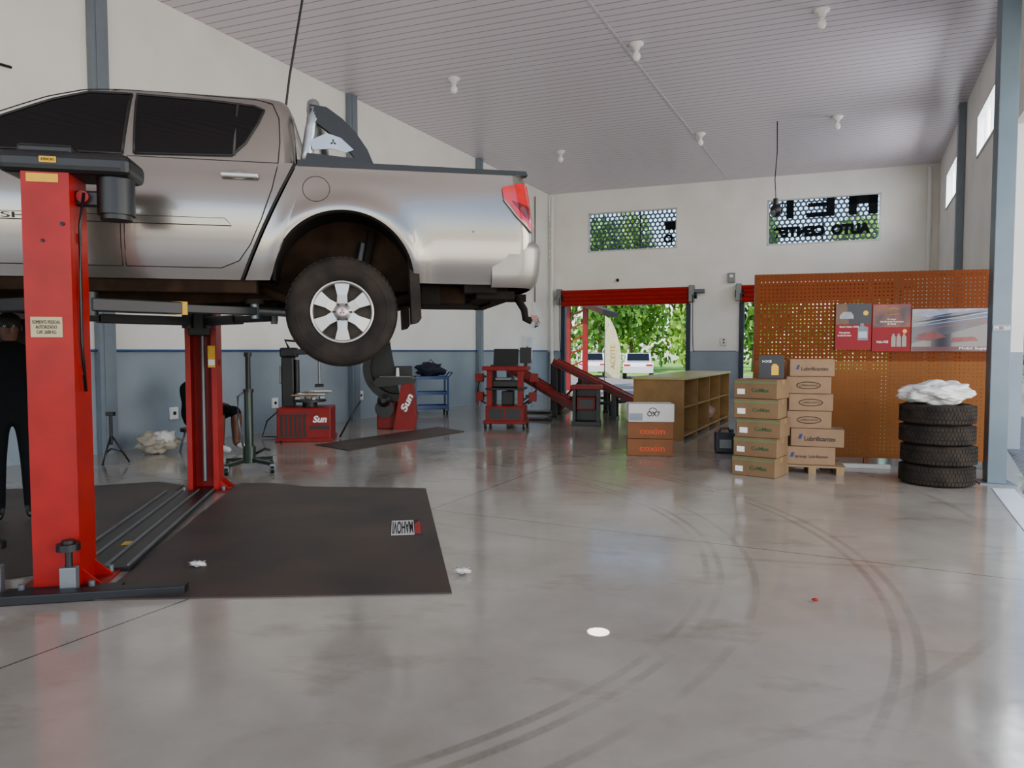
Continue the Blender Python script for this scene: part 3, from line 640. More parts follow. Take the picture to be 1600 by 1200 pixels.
fd=[(.145,.70),(.17,1.44),(-1.0,1.44),(-1.0,.95),(-.9,.74),(-.85,.70)]
def diamonds(mb,cx0,cz0,r,mk,m):
    for a in (90,210,330):
        c=math.cos(rad(a));s_=math.sin(rad(a)); u=(c,s_); v=(-s_,c); q=[]
        for f,g in ((0,0),(r,.5*r),(2*r,0),(r,-.5*r)): q.append((cx0+u[0]*f+v[0]*g*1.1,cz0+u[1]*f+v[1]*g*1.1))
        mk(mb,q,m)
pillm=M('glass_divider','#34322f',.5)
for sg in (-1,1):
    for nm,pl,yf in (('rear_door',rd,hwl),('front_door',fd,hwl)):
        d=patch(pl,yf,.003,paint,.05,sg).obj(nm,truck)
        line(pl,yf,.0005,.0045,gapm,sg,True).obj('door_seal',d)
        hx_=.92 if nm=='rear_door' else -.03
        mb=MB(); y=sg*(hwl(hx_,1.335)+.03)
        mb.box((hx_,y,1.335),(.25,.022,.036),silver,bev=.01); mb.box((hx_-.1,y-sg*.015,1.335),(.03,.03,.026),silver); mb.box((hx_+.1,y-sg*.015,1.335),(.03,.03,.026),silver); mb.obj('door_handle',d)
        mb=MB(); T=Matrix.Translation((hx_-.01,sg*(hwl(hx_,1.335)+.002),1.335))@Matrix.Diagonal((1.5,.12,.75,1)); t=bmesh.new(); bmesh.ops.create_icosphere(t,subdivisions=3,radius=.055); mb.merge(t,paint,T,True); mb.obj('handle_cup',d)
    patch(rw,ghy,.005,glass,.05,sg).obj('rear_window',truck); patch(fw,ghy,.005,glass,.05,sg).obj('front_window',truck)
    mb=line(rw,ghy,.006,.009,trimb,sg,True); line(fw,ghy,.006,.009,trimb,sg,True,mb); mb.tube([(.875,sg*(tab(gh,1.49)+.008),1.485),(.885,sg*(tab(gh,1.88)+.008),1.875)],.011,pillm,6); mb.obj('window_seal',truck)
    mb=line([(1.17,1.44),(1.18,1.6),(1.17,1.78),(1.12,1.9),(1.0,1.935),(.5,1.95),(.1,1.95),(-.1,1.925),(-.34,1.84),(-.62,1.7)],ghy,.001,.004,gapm,sg); mb.obj('door_frame_gap',truck)
    mb=patch([(-1.0,.985),(.86,.985),(.82,1.03),(-1.0,1.03)],hwl,.012,paint,.05,sg); line([(-1.0,.983),(.86,.983),(.82,1.032),(-1.0,1.032)],hwl,.005,.0035,gapm,sg,True,mb); mb.obj('side_molding',truck)
    mb=line([(.905,.62),(1.0,.83),(1.1,1.05),(1.19,1.25),(1.285,1.445)],hwl,-.004,.010,gapm,sg); mb.obj('bed_gap',truck)
    tl=[(2.77,1.34),(2.78,1.25),(2.88,1.12),(3.0,1.01),(3.032,1.02),(2.99,1.38),(2.95,1.385)]
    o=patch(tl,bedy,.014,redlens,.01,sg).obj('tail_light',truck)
    mb=patch([(2.84,1.24),(2.93,1.13),(3.0,1.09),(2.985,1.2)],bedy,.017,redlens2,.012,sg); line([(2.78,1.25),(2.88,1.12),(3.0,1.01)],bedy,.014,.008,silver,sg,False,mb); mb.obj('lamp_reflector',o)
    for (c,r) in ((AC,.5),(FC,.47)):
        mb=MB(); rows=[]
        for t in lin(0,pi,25):
            s=c[0]-r*math.cos(t); z=c[1]+r*math.sin(t); ho=hwl(s,z)
            rows.append([(s,sg*(ho-.003),z),(c[0]-(r-.02)*math.cos(t),sg*(ho-.012),c[1]+(r-.02)*math.sin(t)),(s,sg*(ho-.05),z+.01),(s,sg*.62,z+.01),(s,sg*.45,z)])
        mb.grid(rows,dirtd); mb.add([(c[0]-r*math.cos(t),sg*.46,c[1]+r*math.sin(t)) for t in lin(0,pi,25)],[tuple(range(25))],dirt)
        mb.cyl((c[0]+.1,sg*.47,.5),(c[0]+.2,sg*.5,1.05),.035,dirtd)
        mb.obj('wheel_arch_liner',truck)
    mb=MB(); mb.prism([(2.08,.80),(2.15,.80),(2.17,.36),(2.15,.33),(2.10,.32)],sg*.88,sg*.62,rub); mb.obj('mud_flap',truck)
    mb=MB(); mb.b2((-.9,sg*.80,.53),(1.0,sg*.62,.64),dirt,.01); mb.obj('side_sill',truck)
    mb=MB(); A=[(1.38,1.905),(1.50,1.89),(1.61,1.815),(1.71,1.715),(1.79,1.60),(1.84,1.48)]; B=[(1.73,1.48),(1.68,1.56),(1.61,1.635),(1.53,1.70),(1.45,1.76),(1.38,1.79)]
    mb.prism(A+B,sg*.70,sg*.76,black); mb.prism([(1.34,1.47),(1.82,1.47),(1.80,1.52),(1.36,1.55)],sg*.68,sg*.78,black); o=mb.obj('roll_bar_strut',truck)
    mb=MB(); mb.prism([(1.38,1.64),(1.50,1.70),(1.60,1.67),(1.69,1.59),(1.63,1.565),(1.54,1.59),(1.40,1.575)],sg*.762,sg*.772,barm)
    mb.obj('bracket_plate',o)
    mb=MB(); diamonds(mb,1.545,1.635,.0125,lambda b_,q,m_:b_.prism(q,sg*.773,sg*.776,m_),blackink); mb.obj('emblem',o)
mb=MB(); mb.tube([(1.43+.093*math.cos(t),-(hwl(1.43+.093*math.cos(t),1.265+.093*math.sin(t))+.0),1.265+.093*math.sin(t)) for t in lin(0,2*pi,33)],.0024,gapm,6); mb.obj('fuel_door',truck)
for a,b,r in (((2.74,-hwl(2.74,.72),.78),(2.74,-hwl(2.74,.72)-.012,.78),.012),((2.55,-hwl(2.6,1.0)+.006,1.0),(2.55,-hwl(2.6,1.0)-.002,1.0),.01)):
    mb=MB(); mb.cyl(a,b,r,graym); mb.obj('body_plug',truck)
mb=MB(); mb.tube([(1.35,-.73,1.47)]+[(1.35+.01*k,-.73,1.5+.06*k) for k in range(1,6)]+[(1.40,-.72,1.87),(1.40,-.69,1.92),(1.40,-.62,1.945),(1.40,0,1.95),(1.40,.62,1.945),(1.40,.69,1.92),(1.40,.72,1.87)]+[(1.40-.01*k,.73,1.8-.06*k) for k in range(0,6)],.044,barm,14); mb.obj('roll_bar',truck,label='silver tubular roll bar')
mb=MB(); mb.b2((1.31,-.83,1.445),(2.93,.83,1.468),black,.01)
for sg in (-1,1): mb.prism([(1.30,1.43),(1.30,1.472),(2.96,1.472),(2.975,1.44)],sg*.80,sg*.876,black)
mb.b2((2.9,-.8,1.43),(2.965,.8,1.472),black,.01); mb.obj('bed_cover',truck,label='black bed cover and rails')
mb=MB(); mb.b2((1.31,-.85,1.16),(1.33,.85,1.44),paint); mb.b2((1.0,-.8,.7),(1.1,.8,.9),dirtd); mb.b2((1.1,-.45,.72),(2.9,.45,.76),dirtd); mb.b2((2.14,-.82,.66),(2.95,.82,.70),dirtd); mb.b2((-2.1,-.45,.7),(1.1,.45,.74),dirtd); mb.b2((-.92,-.8,.63),(.98,.8,.68),dirtd)
mb.obj('underbody',truck)
mb=MB()
for sg in (-1,1):
    mb.beam((-1.9,sg*.45,.55),(.3,sg*.45,.52),.09,.12,dirt); mb.beam((.3,sg*.45,.52),(1.2,sg*.45,.58),.09,.13,dirt); mb.beam((1.2,sg*.45,.62),(2.9,sg*.45,.66),.08,.1,dirt)
for x in (-.5,.4,.95,2.2,2.8): mb.b2((x-.04,-.45,.5),(x+.04,.45,.58),dirt)
mb.obj('chassis_frame',truck,label='rusty brown ladder chassis')
mb=MB(); mb.cyl((1.6,-.7,.4),(1.6,.7,.4),.05,dirt); mb.sph((1.6,.05,.4),.17,dirtd)
for sg in (-1,1): mb.tube([(1.0,sg*.55,.58),(1.3,sg*.55,.46),(1.6,sg*.55,.44),(1.9,sg*.55,.47),(2.3,sg*.55,.6)],.035,dirt,6); mb.cyl((1.65,sg*.5,.42),(1.75,sg*.5,.95),.035,black)
mb.cyl((1.5,.05,.42),(.1,0,.5),.04,graym); mb.obj('rear_axle',truck)
mb=MB(); mb.tube([(.2,-.2,.5),(1.0,-.25,.5),(1.45,-.3,.62),(2.1,-.35,.58),(2.9,-.5,.55)],.035,dirtd,8); mb.box((2.4,-.45,.56),(.3,.2,.15),dirt,bev=.04); mb.box((2.25,-.62,.55),(.16,.1,.16),dirtd,bev=.02); mb.obj('exhaust',truck)
mb=MB(); mb.cyl((2.42,.1,.5),(2.42,.1,.62),.33,rub); mb.obj('spare_wheel',truck)
mb=MB(); rows=[]
for k,(s,y,g) in enumerate([(2.70,.862,0),(2.82,.870,.3),(2.92,.866,.7),(3.0,.85,1),(3.05,.81,1),(3.09,.72,1),(3.11,.5,1),(3.115,.0,1)]):
    rows.append([(s-.05*g,-y+.03,.60),(s-.015*g,-y-.004*g,.63),(s,-y-.010*g-.012,.70),(s+.008*g,-y-.012*g-.02,.78),(s+.01*g,-y-.010*g-.034,.88),(s+.004*g,-y-.006*g-.036,.93),(s-.02*g,-y-.016,.96),(s-.09*g,-y+.05,.965)])
rows=rows+[[(x,-y,z) for x,y,z in r] for r in rows[:-1][::-1]]
mb.grid(rows,paintb); mb.obj('rear_bumper',truck)
mb=MB(); mb.beam((2.7,-.3,.56),(3.08,-.3,.56),.1,.06,dirtd); mb.b2((2.6,-.75,.52),(2.9,.75,.58),dirtd); mb.tube([(2.95,-.55,.56),(3.02,-.55,.45),(3.03,-.55,.38),(3.08,-.55,.36)],.03,dirtd,8); mb.box((3.1,-.55,.38),(.05,.05,.05),redlens2); mb.b2((2.5,-.8,.56),(2.75,-.6,.62),dirtd); mb.obj('tow_hitch',truck)
mb=MB(); mb.b2((-2.27,-.55,.85),(-2.24,.55,1.15),black,.01)
for z in (.9,1.0,1.1): mb.b2((-2.29,-.5,z-.012),(-2.26,.5,z+.012),chrome)
mb.obj('grille',truck)
for sg in (-1,1):
    mb=MB(); mb.sph((-2.12,sg*.68,1.08),.16,white,(1,1,.6)); mb.obj('headlight',truck)
mb=MB(); mb.add([(-1.16,-.72,1.46),(-1.16,.72,1.46),(-.45,.66,1.79),(-.45,-.66,1.79)],[(0,1,2,3)],glass); mb.add([(-1.0,-.74,1.52),(-1.0,.74,1.52),(-.12,.62,1.92),(-.12,-.62,1.92)],[(0,1,2,3)],glass); mb.obj('windshield',truck)
mb=MB(); mb.add([(1.285,-.7,1.5),(1.285,.7,1.5),(1.25,.62,1.86),(1.25,-.62,1.86)],[(0,1,2,3)],glass); mb.obj('rear_glass',truck)
mb=MB(); mb.b2((-2.3,-.8,.55),(-2.1,.8,.8),paint,.05); mb.obj('front_bumper',truck)
text('MITSUBISHI',truck,blackink,(-.70,-.940,1.008),.64,height=.036,bold=.0)
def tire_mesh(R,r,wd,name,parent,loc,rot,nb=44,label=None,cat=None,group=None,dep=.011):
    mb=MB(); h=wd/2
    prof=[(r,-h*.75),(r+.01,-h*.9),(r+(R-r)*.35,-h*1.0),(r+(R-r)*.7,-h*.98),(R-.035,-h*.9),(R-.011,-h*.78),(R-.009,0),(R-.011,h*.78),(R-.035,h*.9),(r+(R-r)*.7,h*.98),(r+(R-r)*.35,h),(r+.01,h*.9),(r,h*.75),(r-.004,0)]
    mb.lathe(prof,rub,56,closed=True)
    for k in range(nb):
        a=2*pi*k/nb
        for j,(zz,ww) in enumerate(((-h*.62,h*.4),(-h*.2,h*.34),(h*.22,h*.34),(h*.64,h*.4))):
            aa=a+(pi/nb if j%2 else 0)
            T=Matrix.Rotation(aa,4,'Z')@Matrix.Translation((R-.008,0,zz))@Matrix.Rotation(.3 if j%2 else -.3,4,'X')
            mb.box((0,0,0),(dep,2*pi*R/nb*.8,ww*.9),rub,T=T)
    for rr,zz in ((r+(R-r)*.55,h*1.0),):
        mb.lathe([(rr-.008,zz-.002),(rr,zz+.003),(rr+.008,zz-.002)],rub,56); mb.lathe([(rr-.008,-zz+.002),(rr,-zz-.003),(rr+.008,-zz+.002)],rub,56)
    return mb.obj(name,parent,loc,0,rot,label,cat,group)
wh=tire_mesh(.40,.225,.25,'wheel',truck,(1.6,-.79,.40),(pi/2,0,0),56,dep=.006)
mb=MB(); dk=M('rim_backing','#3d332b',.6,.4,.2,9)  # dark backing disc behind the spokes
mb.lathe([(.226,.105),(.222,.112),(.21,.108),(.203,.09),(.2,-.1)],silver,56)
mb.lathe([(0,.02),(.202,.015)],dk,40)
for k in range(6):
    T=Matrix.Rotation(2*pi*(k+.5)/6,4,'Z')
    mb.add([(.04,-.038,.088),(.04,.038,.088),(.12,.034,.10),(.12,-.034,.10),(.21,.055,.092),(.21,-.055,.092),(.04,-.04,.04),(.04,.04,.04),(.12,.038,.05),(.12,-.038,.05),(.205,.061,.05),(.205,-.061,.05)],
      [(0,1,2,3),(3,2,4,5),(1,7,8,2),(2,8,10,4),(0,3,9,6),(3,5,11,9)],silver,False,T)
mb.lathe([(0,.118),(.03,.118),(.042,.112),(.05,.095),(.075,.088),(.085,.06)],silver,32)
for k in range(6):
    a=2*pi*k/6; mb.cyl((.062*math.cos(a),.062*math.sin(a),.085),(.062*math.cos(a),.062*math.sin(a),.104),.009,steelb,seg=6)
rim=mb.obj('rim',wh,(0,0,0),0,label='silver six-spoke alloy rim')
mb=MB(); diamonds(mb,0,0,.011,lambda b_,q,m_:b_.prism(q,.118,.121,m_,'z'),redink); mb.obj('hub_emblem',wh)
dup(wh,(-1.4,-.79,.40),parent=truck); dup(wh,(1.6,.79,.40),rot=(-pi/2,0,0),parent=truck); dup(wh,(-1.4,.79,.40),rot=(-pi/2,0,0),parent=truck)
# ---------- people
def figure(parent,J,E,name='body'):
    me=bpy.data.meshes.new('b'); ks=list(J); ix={k:i for i,k in enumerate(ks)}
    me.from_pydata([J[k][0] for k in ks],[(ix[a],ix[b]) for a,b,_ in E],[]); o=bpy.data.objects.new('b',me); COL.objects.link(o)
    sk=o.modifiers.new('s','SKIN'); sk.use_smooth_shade=True
    if not me.skin_vertices:
        bpy.context.view_layer.objects.active=o; bpy.ops.mesh.customdata_skin_add()
    for k in ks:
        v=me.skin_vertices[0].data[ix[k]]; v.radius=(J[k][1],J[k][2] if len(J[k])>2 else J[k][1]); v.use_root=(k=='pelvis')
    ss=o.modifiers.new('u','SUBSURF'); ss.levels=2; ss.render_levels=2
    bpy.context.view_layer.update()
    m2=bpy.data.meshes.new_from_object(o.evaluated_get(bpy.context.evaluated_depsgraph_get())); bpy.data.objects.remove(o)
    m2.materials.clear(); ml=[]
    for _,_,m in E:
        if m not in ml: ml.append(m)
    for m in ml: m2.materials.append(m)
    seg=[(Vector(J[a][0]),Vector(J[b][0]),ml.index(m),(J[a][1]+J[b][1])/2) for a,b,m in E]
    for p in m2.polygons:
        c=p.center; best=9;bi=0
        for a,b,i,r in seg:
            d=b-a; t=max(0,min(1,(c-a).dot(d)/max(d.length_squared,1e-9))); q=(c-(a+d*t)).length-r
            if q<best: best=q;bi=i
        p.material_index=bi; p.use_smooth=True
    m2.name=name
    return reg(bpy.data.objects.new(name,m2),parent)
def hand(J,E,pre,w,fd,side,sk):
    w=Vector(w); fd=Vector(fd).normalized(); side=Vector(side).normalized()
    J[pre+'palm']=(w+fd*.06,.028); E.append((pre+'wrist',pre+'palm',sk))
    for k,ln in enumerate((.07,.08,.075,.06)):
        off=side*(.024-.016*k); a=w+fd*.09+off; b=a+fd*ln*.5; c=b+fd*ln*.4+fd.cross(side)*.02
        J[pre+'f%da'%k]=(a,.009); J[pre+'f%db'%k]=(b,.0085); J[pre+'f%dc'%k]=(c,.007)
        E+= [(pre+'palm',pre+'f%da'%k,sk),(pre+'f%da'%k,pre+'f%db'%k,sk),(pre+'f%db'%k,pre+'f%dc'%k,sk)]
    t1=w+fd*.05+side*.035; t2=t1+fd*.03+side*.02; J[pre+'t1']=(t1,.011); J[pre+'t2']=(t2,.009); E+=[(pre+'palm',pre+'t1',sk),(pre+'t1',pre+'t2',sk)]
def facebits(par,c,s=1.):
    c=Vector(c)
    for sx in (-1,1):
        mb=MB(); mb.sph(c+Vector((sx*.03,-.080,.01)),.010,paper); mb.sph(c+Vector((sx*.03,-.086,.01)),.0065,black); mb.obj('eye',par)
        mb=MB(); mb.sph(c+Vector((sx*.086,.0,-.005)),.024,skinm,(.35,.8,1.2)); mb.obj('ear',par)
    mb=MB(); mb.sph(c+Vector((0,-.095,-.02)),.014,skinm,(.8,1,1.5)); mb.obj('nose',par)
    mb=MB(); mb.box(c+Vector((0,-.084,-.055)),(.045,.012,.008),M('lips','#4f2a24',.5),bev=.003); mb.obj('mouth',par)
    mb=MB(); mb.sph(c+Vector((0,.018,.035)),.1,hairm,(.9,1.0,.95),3,.05,6); mb.obj('hair',par)
ps=thing('person','person in dark work clothes standing beside the lift','person',(-4.24,5.95,0.01),35)
J={'pelvis':((0,0,.93),.13,.1),'spine':((0,0,1.12),.13,.1),'chest':((0,0,1.32),.15,.11),'nb':((0,0,1.45),.075),'neck':((0,-.005,1.51),.052),'h1':((0,-.02,1.57),.062),'h2':((0,-.01,1.64),.088),'h3':((0,0,1.70),.07)}
E=[('pelvis','spine',clothk),('spine','chest',clothk),('chest','nb',clothk),('nb','neck',skinm),('neck','h1',skinm),('h1','h2',skinm),('h2','h3',skinm)]
for p,sx in (('l',-1),('r',1)):
    J.update({p+'sh':((sx*.18,0,1.41),.062),p+'el':((sx*.235,.02,1.14),.046),p+'wrist':((sx*.22,-.08,.9),.028),p+'hip':((sx*.1,0,.87),.095),p+'kn':((sx*.11,-.02,.5),.068),p+'an':((sx*.11,.03,.1),.048),p+'to':((sx*.12,-.14,.045),.042)})
    E+= [('nb',p+'sh',clothk),(p+'sh',p+'el',clothk),(p+'el',p+'wrist',skinm),('pelvis',p+'hip',clothk),(p+'hip',p+'kn',clothk),(p+'kn',p+'an',clothk),(p+'an',p+'to',black)]
    hand(J,E,p,J[p+'wrist'][0],(0,-.1,-1),(0,-1,0),skinm)
figure(ps,J,E); facebits(ps,(0,-.01,1.635))
pt=thing('person','person in dark shirt and shorts seated low by the wall','person',(-4.64,10.2,0),72)
J={'pelvis':((0,.03,.45),.15,.13),'spine':((0,.02,.64),.15,.12),'chest':((0,-.0,.84),.17,.13),'nb':((0,-.05,.98),.08),'neck':((0,-.09,1.03),.055),'h1':((0,-.13,1.08),.062),'h2':((0,-.14,1.15),.088),'h3':((0,-.13,1.21),.07)}
E=[('pelvis','spine',clothk),('spine','chest',clothk),('chest','nb',clothk),('nb','neck',skinm),('neck','h1',skinm),('h1','h2',skinm),('h2','h3',skinm)]
for p,sx in (('l',-1),('r',1)):
    J.update({p+'sh':((sx*.2,-.03,.93),.07),p+'el':((sx*.3,-.16,.66),.05),p+'wrist':((sx*.16,-.46,.66),.03),p+'hip':((sx*.1,-.05,.45),.11),p+'kn':((sx*.18,-.62,.60),.1),p+'an':((sx*.16,-.62,.1),.05),p+'to':((sx*.17,-.8,.05),.045)})
    E+= [('nb',p+'sh',clothk),(p+'sh',p+'el',clothk),(p+'el',p+'wrist',skinm),('pelvis',p+'hip',clothk),(p+'hip',p+'kn',clothk),(p+'kn',p+'an',skinm),(p+'an',p+'to',shoew)]
    hand(J,E,p,J[p+'wrist'][0],(-sx*.2,-1,-.3),(-sx,-.2,0),skinm)
figure(pt,J,E); facebits(pt,(0,-.145,1.145))
e=thing('stool','low black stool beneath the seated person','stool',(-4.65,10.21,0),72); mb=MB(); mb.cyl((0,0,.28),(0,0,.33),.17,black); mb.obj('seat',e)
for k in range(4):
    mb=MB(); a=pi/4+k*pi/2; mb.tube([(.1*math.cos(a),.1*math.sin(a),.28),(.17*math.cos(a),.17*math.sin(a),0)],.014,graym,8); mb.obj('leg',e)
# ---------- transmission jack
e=thing('transmission_jack','tall black and green hydraulic jack on caster base','hydraulic jack',(-3.17,8.45,0),20)
for k in range(4):
    a=pi/4+k*pi/2; x,y=.36*math.cos(a),.36*math.sin(a)
    mb=MB(); mb.beam((0,0,.14),(x,y,.11),.05,.04,green); mb.obj('base_leg',e)
    mb=MB(); mb.cyl((x-.02,y,.045),(x+.02,y,.045),.045,black); mb.b2((x-.028,y-.02,.04),(x+.028,y+.02,.11),graym,.005); mb.obj('caster',e)
mb=MB(); mb.cyl((0,0,.1),(0,0,.3),.075,green); mb.cyl((0,0,.3),(0,0,.95),.05,green); mb.cyl((0,0,.95),(0,0,.99),.06,black); mb.obj('cylinder',e)
mb=MB(); mb.cyl((0,0,.99),(0,0,1.38),.03,steelb); mb.cyl((0,0,1.38),(0,0,1.43),.045,black); mb.obj('piston_rod',e)
mb=MB(); mb.tube([(.06,0,.2),(.18,.0,.26),(.24,0,.24)],.015,black,8); mb.obj('pedal',e)
mb=MB(); mb.tube([(-.07,0,.3),(-.12,0,.6),(-.12,0,.9),(-.06,0,.95)],.014,graym,8); mb.obj('handle',e)
e=thing('jack_stand','small black tripod stand by the wall','stand',(-5.12,8.95,0))
mb=MB(); mb.cyl((0,0,.25),(0,0,.65),.02,steelb); mb.b2((-.05,-.03,.62),(.05,.03,.67),steelb,.005)
for k in range(3):
    a=k*2*pi/3+.5; mb.tube([(0,0,.38),(.2*math.cos(a),.2*math.sin(a),.012)],.012,steelb,6); mb.tube([(0,0,.2),(.12*math.cos(a),.12*math.sin(a),.15)],.008,steelb,6)
mb.obj('frame',e)
mb=MB(); mb.sph((0,0,.15),.24,plasg,(1.1,.8,.62),4,.45,2.5); mb.sph((.12,-.02,.22),.14,sackm,(1,.9,.7),3,.5,3); mb.obj('plastic_sack',None,(-5.02,9.9,0),0,label='lumpy pale plastic sack on floor by wall',cat='sack')
# ---------- tire changer
e=thing('tire_changer','red tire changer machine with black column and arm','tire changer',(-3.36,11.5,0),8)
mb=MB(); mb.b2((-.42,-.35,.04),(.42,.35,.54),redd,.02); mb.obj('cabinet',e)
mb=MB(); mb.b2((-.44,-.37,0),(.44,.37,.06),redd,.01)
for k in range(6): mb.b2((-.36+.07*k,-.36,.10),(-.325+.07*k,-.3505,.42),black)
mb.b2((-.38,-.356,.08),(.06,-.3505,.1),black); mb.b2((-.38,-.356,.42),(.06,-.3505,.44),black); mb.obj('front_panel',e)
mb=MB(); mb.cyl((.05,0,.54),(.05,0,.62),.12,steelb); mb.cyl((.05,0,.62),(.05,0,.65),.26,steelb,seg=32)
for k in range(4):
    a=k*pi/2+.4; mb.box((.05+.2*math.cos(a),.2*math.sin(a),.68),(.09,.06,.05),graym,(0,0,a),.008)
mb.obj('turntable',e)
mb=MB(); mb.b2((-.42,.12,.5),(-.22,.33,1.35),steelb,.02); mb.box((-.3,.2,1.42),(.28,.22,.16),steelb,bev=.03); mb.b2((-.46,.15,.9),(-.42,.3,1.2),graym,.01); mb.cyl((-.18,.2,.6),(-.18,.2,1.3),.04,steelb); mb.obj('support_column',e)
mb=MB(); mb.beam((-.4,.18,1.42),(.22,.05,1.44),.1,.09,steelb,.01); mb.cyl((.2,.05,1.55),(.2,.05,.9),.025,graym); mb.box((.2,.03,.88),(.14,.07,.05),steelb,bev=.01); mb.tube([(-.1,.1,1.48),(.02,.08,1.58),(.15,.06,1.5)],.025,black,8); mb.tube([(-.3,.15,1.5),(-.35,.1,1.62),(-.1,.1,1.6)],.02,black,8); mb.obj('swing_arm',e)
mb=MB()
for k in range(6): mb.box((-.02+.05*k,-.06+.05*(k%2),.72+.014*k),(.42,.1,.02),(wood,graym,paper)[k%3],(.03,.04,.2*k),.004)
mb.obj('tool_pile',e)
text('Sun',e,whiteink,(.25,-.356,.36),.22,height=.11,shear=.25,bold=.004)
mb=MB(); mb.b2((.08,-.357,.2),(.4,-.3505,.25),black); mb.obj('stripe',e)
mb=MB(); mb.tube([(-.42,0,.5),(-.65,.1,.3),(-.75,.2,.03),(-.5,.2,.02),(-.3,-.6,.02)],.012,black,6); mb.obj('air_hose',e)
mb=MB(); mb.tube([(-.05,0,0.02),(.1,0,.3),(.3,0,.62)],.016,steelb,6); mb.obj('pry_bar',None,(-2.8,11.6,0),0,label='black pry bar standing beside tire changer',cat='pry bar')
# ---------- wheel balancer
e=thing('wheel_balancer','red wheel balancing machine with black wheel guard','wheel balancer',(-2.15,13.1,0),5)
mb=MB(); mb.prism([(-.05,0),(.34,0),(.38,.2),(.30,.95),(.12,.95)],-.25,.35,redd); mb.b2((-.36,-.1,.0),(.0,.35,.5),redd,.02); mb.obj('cabinet',e)
mb=MB(); mb.prism([(-.36,.78),(.34,.86),(.34,.93),(.28,.96),(-.34,.96),(-.4,.88)],-.28,.38,black); mb.b2((-.3,-.2,.965),(.28,.3,.975),graym); mb.obj('tool_tray',e)
mb=MB(); mb.cyl((-.2,-.2,.55),(-.2,-.42,.55),.05,graym); mb.cyl((-.2,-.4,.55),(-.2,-.5,.55),.12,black,.04); mb.cyl((-.2,-.28,.4),(-.2,-.33,.4),.17,black); mb.obj('shaft',e)
mb=MB(); P=[(.62*math.cos(t),.62*math.sin(t)) for t in lin(rad(25),rad(195),22)]; Q=[(p*.78,q*.78) for p,q in P][::-1]
TG=Matrix.Translation((-.0,.3,1.12))@Matrix.Rotation(rad(-80),4,'Y')
mb.prism(P+Q,-.3,.02,black,'y',TG); mb.prism(P,.0,.03,black,'y',TG); mb.obj('wheel_guard',e,label='black curved wheel guard')
mb=MB(); mb.b2((-.05,.2,.95),(.28,.26,1.16),black,.01); mb.obj('display',e)
mb=MB(); mb.cyl((.02,0,.96),(.02,0,1.13),.035,white,.025); mb.obj('bottle_holder',e)
text('Sun',e,whiteink,(.2,-.252,.5),.34,rot=(pi/2,-rad(66),0),height=.13,shear=.2,bold=.004)
# ---------- blue cart
e=thing('tool_trolley','blue two-shelf metal trolley on casters','trolley',(-1.86,16.1,0),15)
mb=MB()
for sx in (-.36,.36):
    for sy in (-.22,.22): mb.b2((sx-.02,sy-.02,.08),(sx+.02,sy+.02,.86),bluep)
mb.b2((-.36,-.01,.1),(.36,.01,.12),bluep); mb.obj('frame',e)
for z in (.14,.45,.8):
    mb=MB(); mb.b2((-.36,-.24,z),(.36,.24,z+.015),bluep)
    for a in ((-.37,-.25,-.36,.25),(.36,-.25,.37,.25),(-.37,-.25,.37,-.24),(-.37,.24,.37,.25)): mb.b2((a[0],a[1],z),(a[2],a[3],z+.07),bluep)
    mb.obj('shelf',e)
mb=MB(); mb.tube([(.36,-.2,.82),(.46,-.2,.95),(.46,.2,.95),(.36,.2,.82)],.014,bluep,8); mb.obj('handle',e)
for sx in (-.34,.34):
    for sy in (-.2,.2):
        mb=MB(); mb.cyl((sx-.02,sy,.045),(sx+.02,sy,.045),.045,black); mb.obj('caster',e)
mb=MB(); mb.sph((0,0,.17),.28,navy,(1.1,.7,.6),3,.5,2.5); mb.tube([(-.1,0,.28),(0,0,.42),(.15,0,.26)],.012,navy,6); mb.obj('tool_bag',None,(-1.86,16.1,.83),0,label='dark blue soft bag on top of blue trolley',cat='bag')
# ---------- alignment console
e=thing('alignment_console','red wheel alignment console cart with shelves','alignment machine',(-.1,13.3,0),-8)
mb=MB(); mb.b2((-.36,-.28,.13),(.36,.28,.42),redd,.015); mb.b2((-.4,-.32,.09),(.4,.32,.15),redd,.01); mb.obj('base_cabinet',e)
for a,b in ((-.3,-.02),(.02,.3)):
    mb=MB(); mb.b2((a,-.285,.18),(b,-.281,.38),black); mb.obj('drawer',e)
for sg in (-1,1):
    mb=MB(); mb.b2((sg*.3,.12,.4),(sg*.22,.2,1.1),black); mb.prism([(-.28,.42),(-.2,.42),(-.12,1.12),(-.25,1.12)],sg*.34,sg*.24,redd,'x'); mb.obj('upright',e)
for z in (1.08,.72):
    mb=MB(); mb.b2((-.42 if z>1 else -.36,-.3,z),(.42 if z>1 else .36,.28,z+(.08 if z>1 else .04)),redd if z>1 else black,.01); mb.obj('shelf',e)
mb=MB(); mb.box((0,-.02,.83),(.5,.34,.13),black,bev=.02); mb.box((-.05,-.05,.92),(.3,.2,.05),graym,bev=.01); mb.obj('printer',e)
mb=MB(); mb.b2((-.1,.0,.42),(.12,.2,.68),steelb,.01); mb.obj('computer',e)
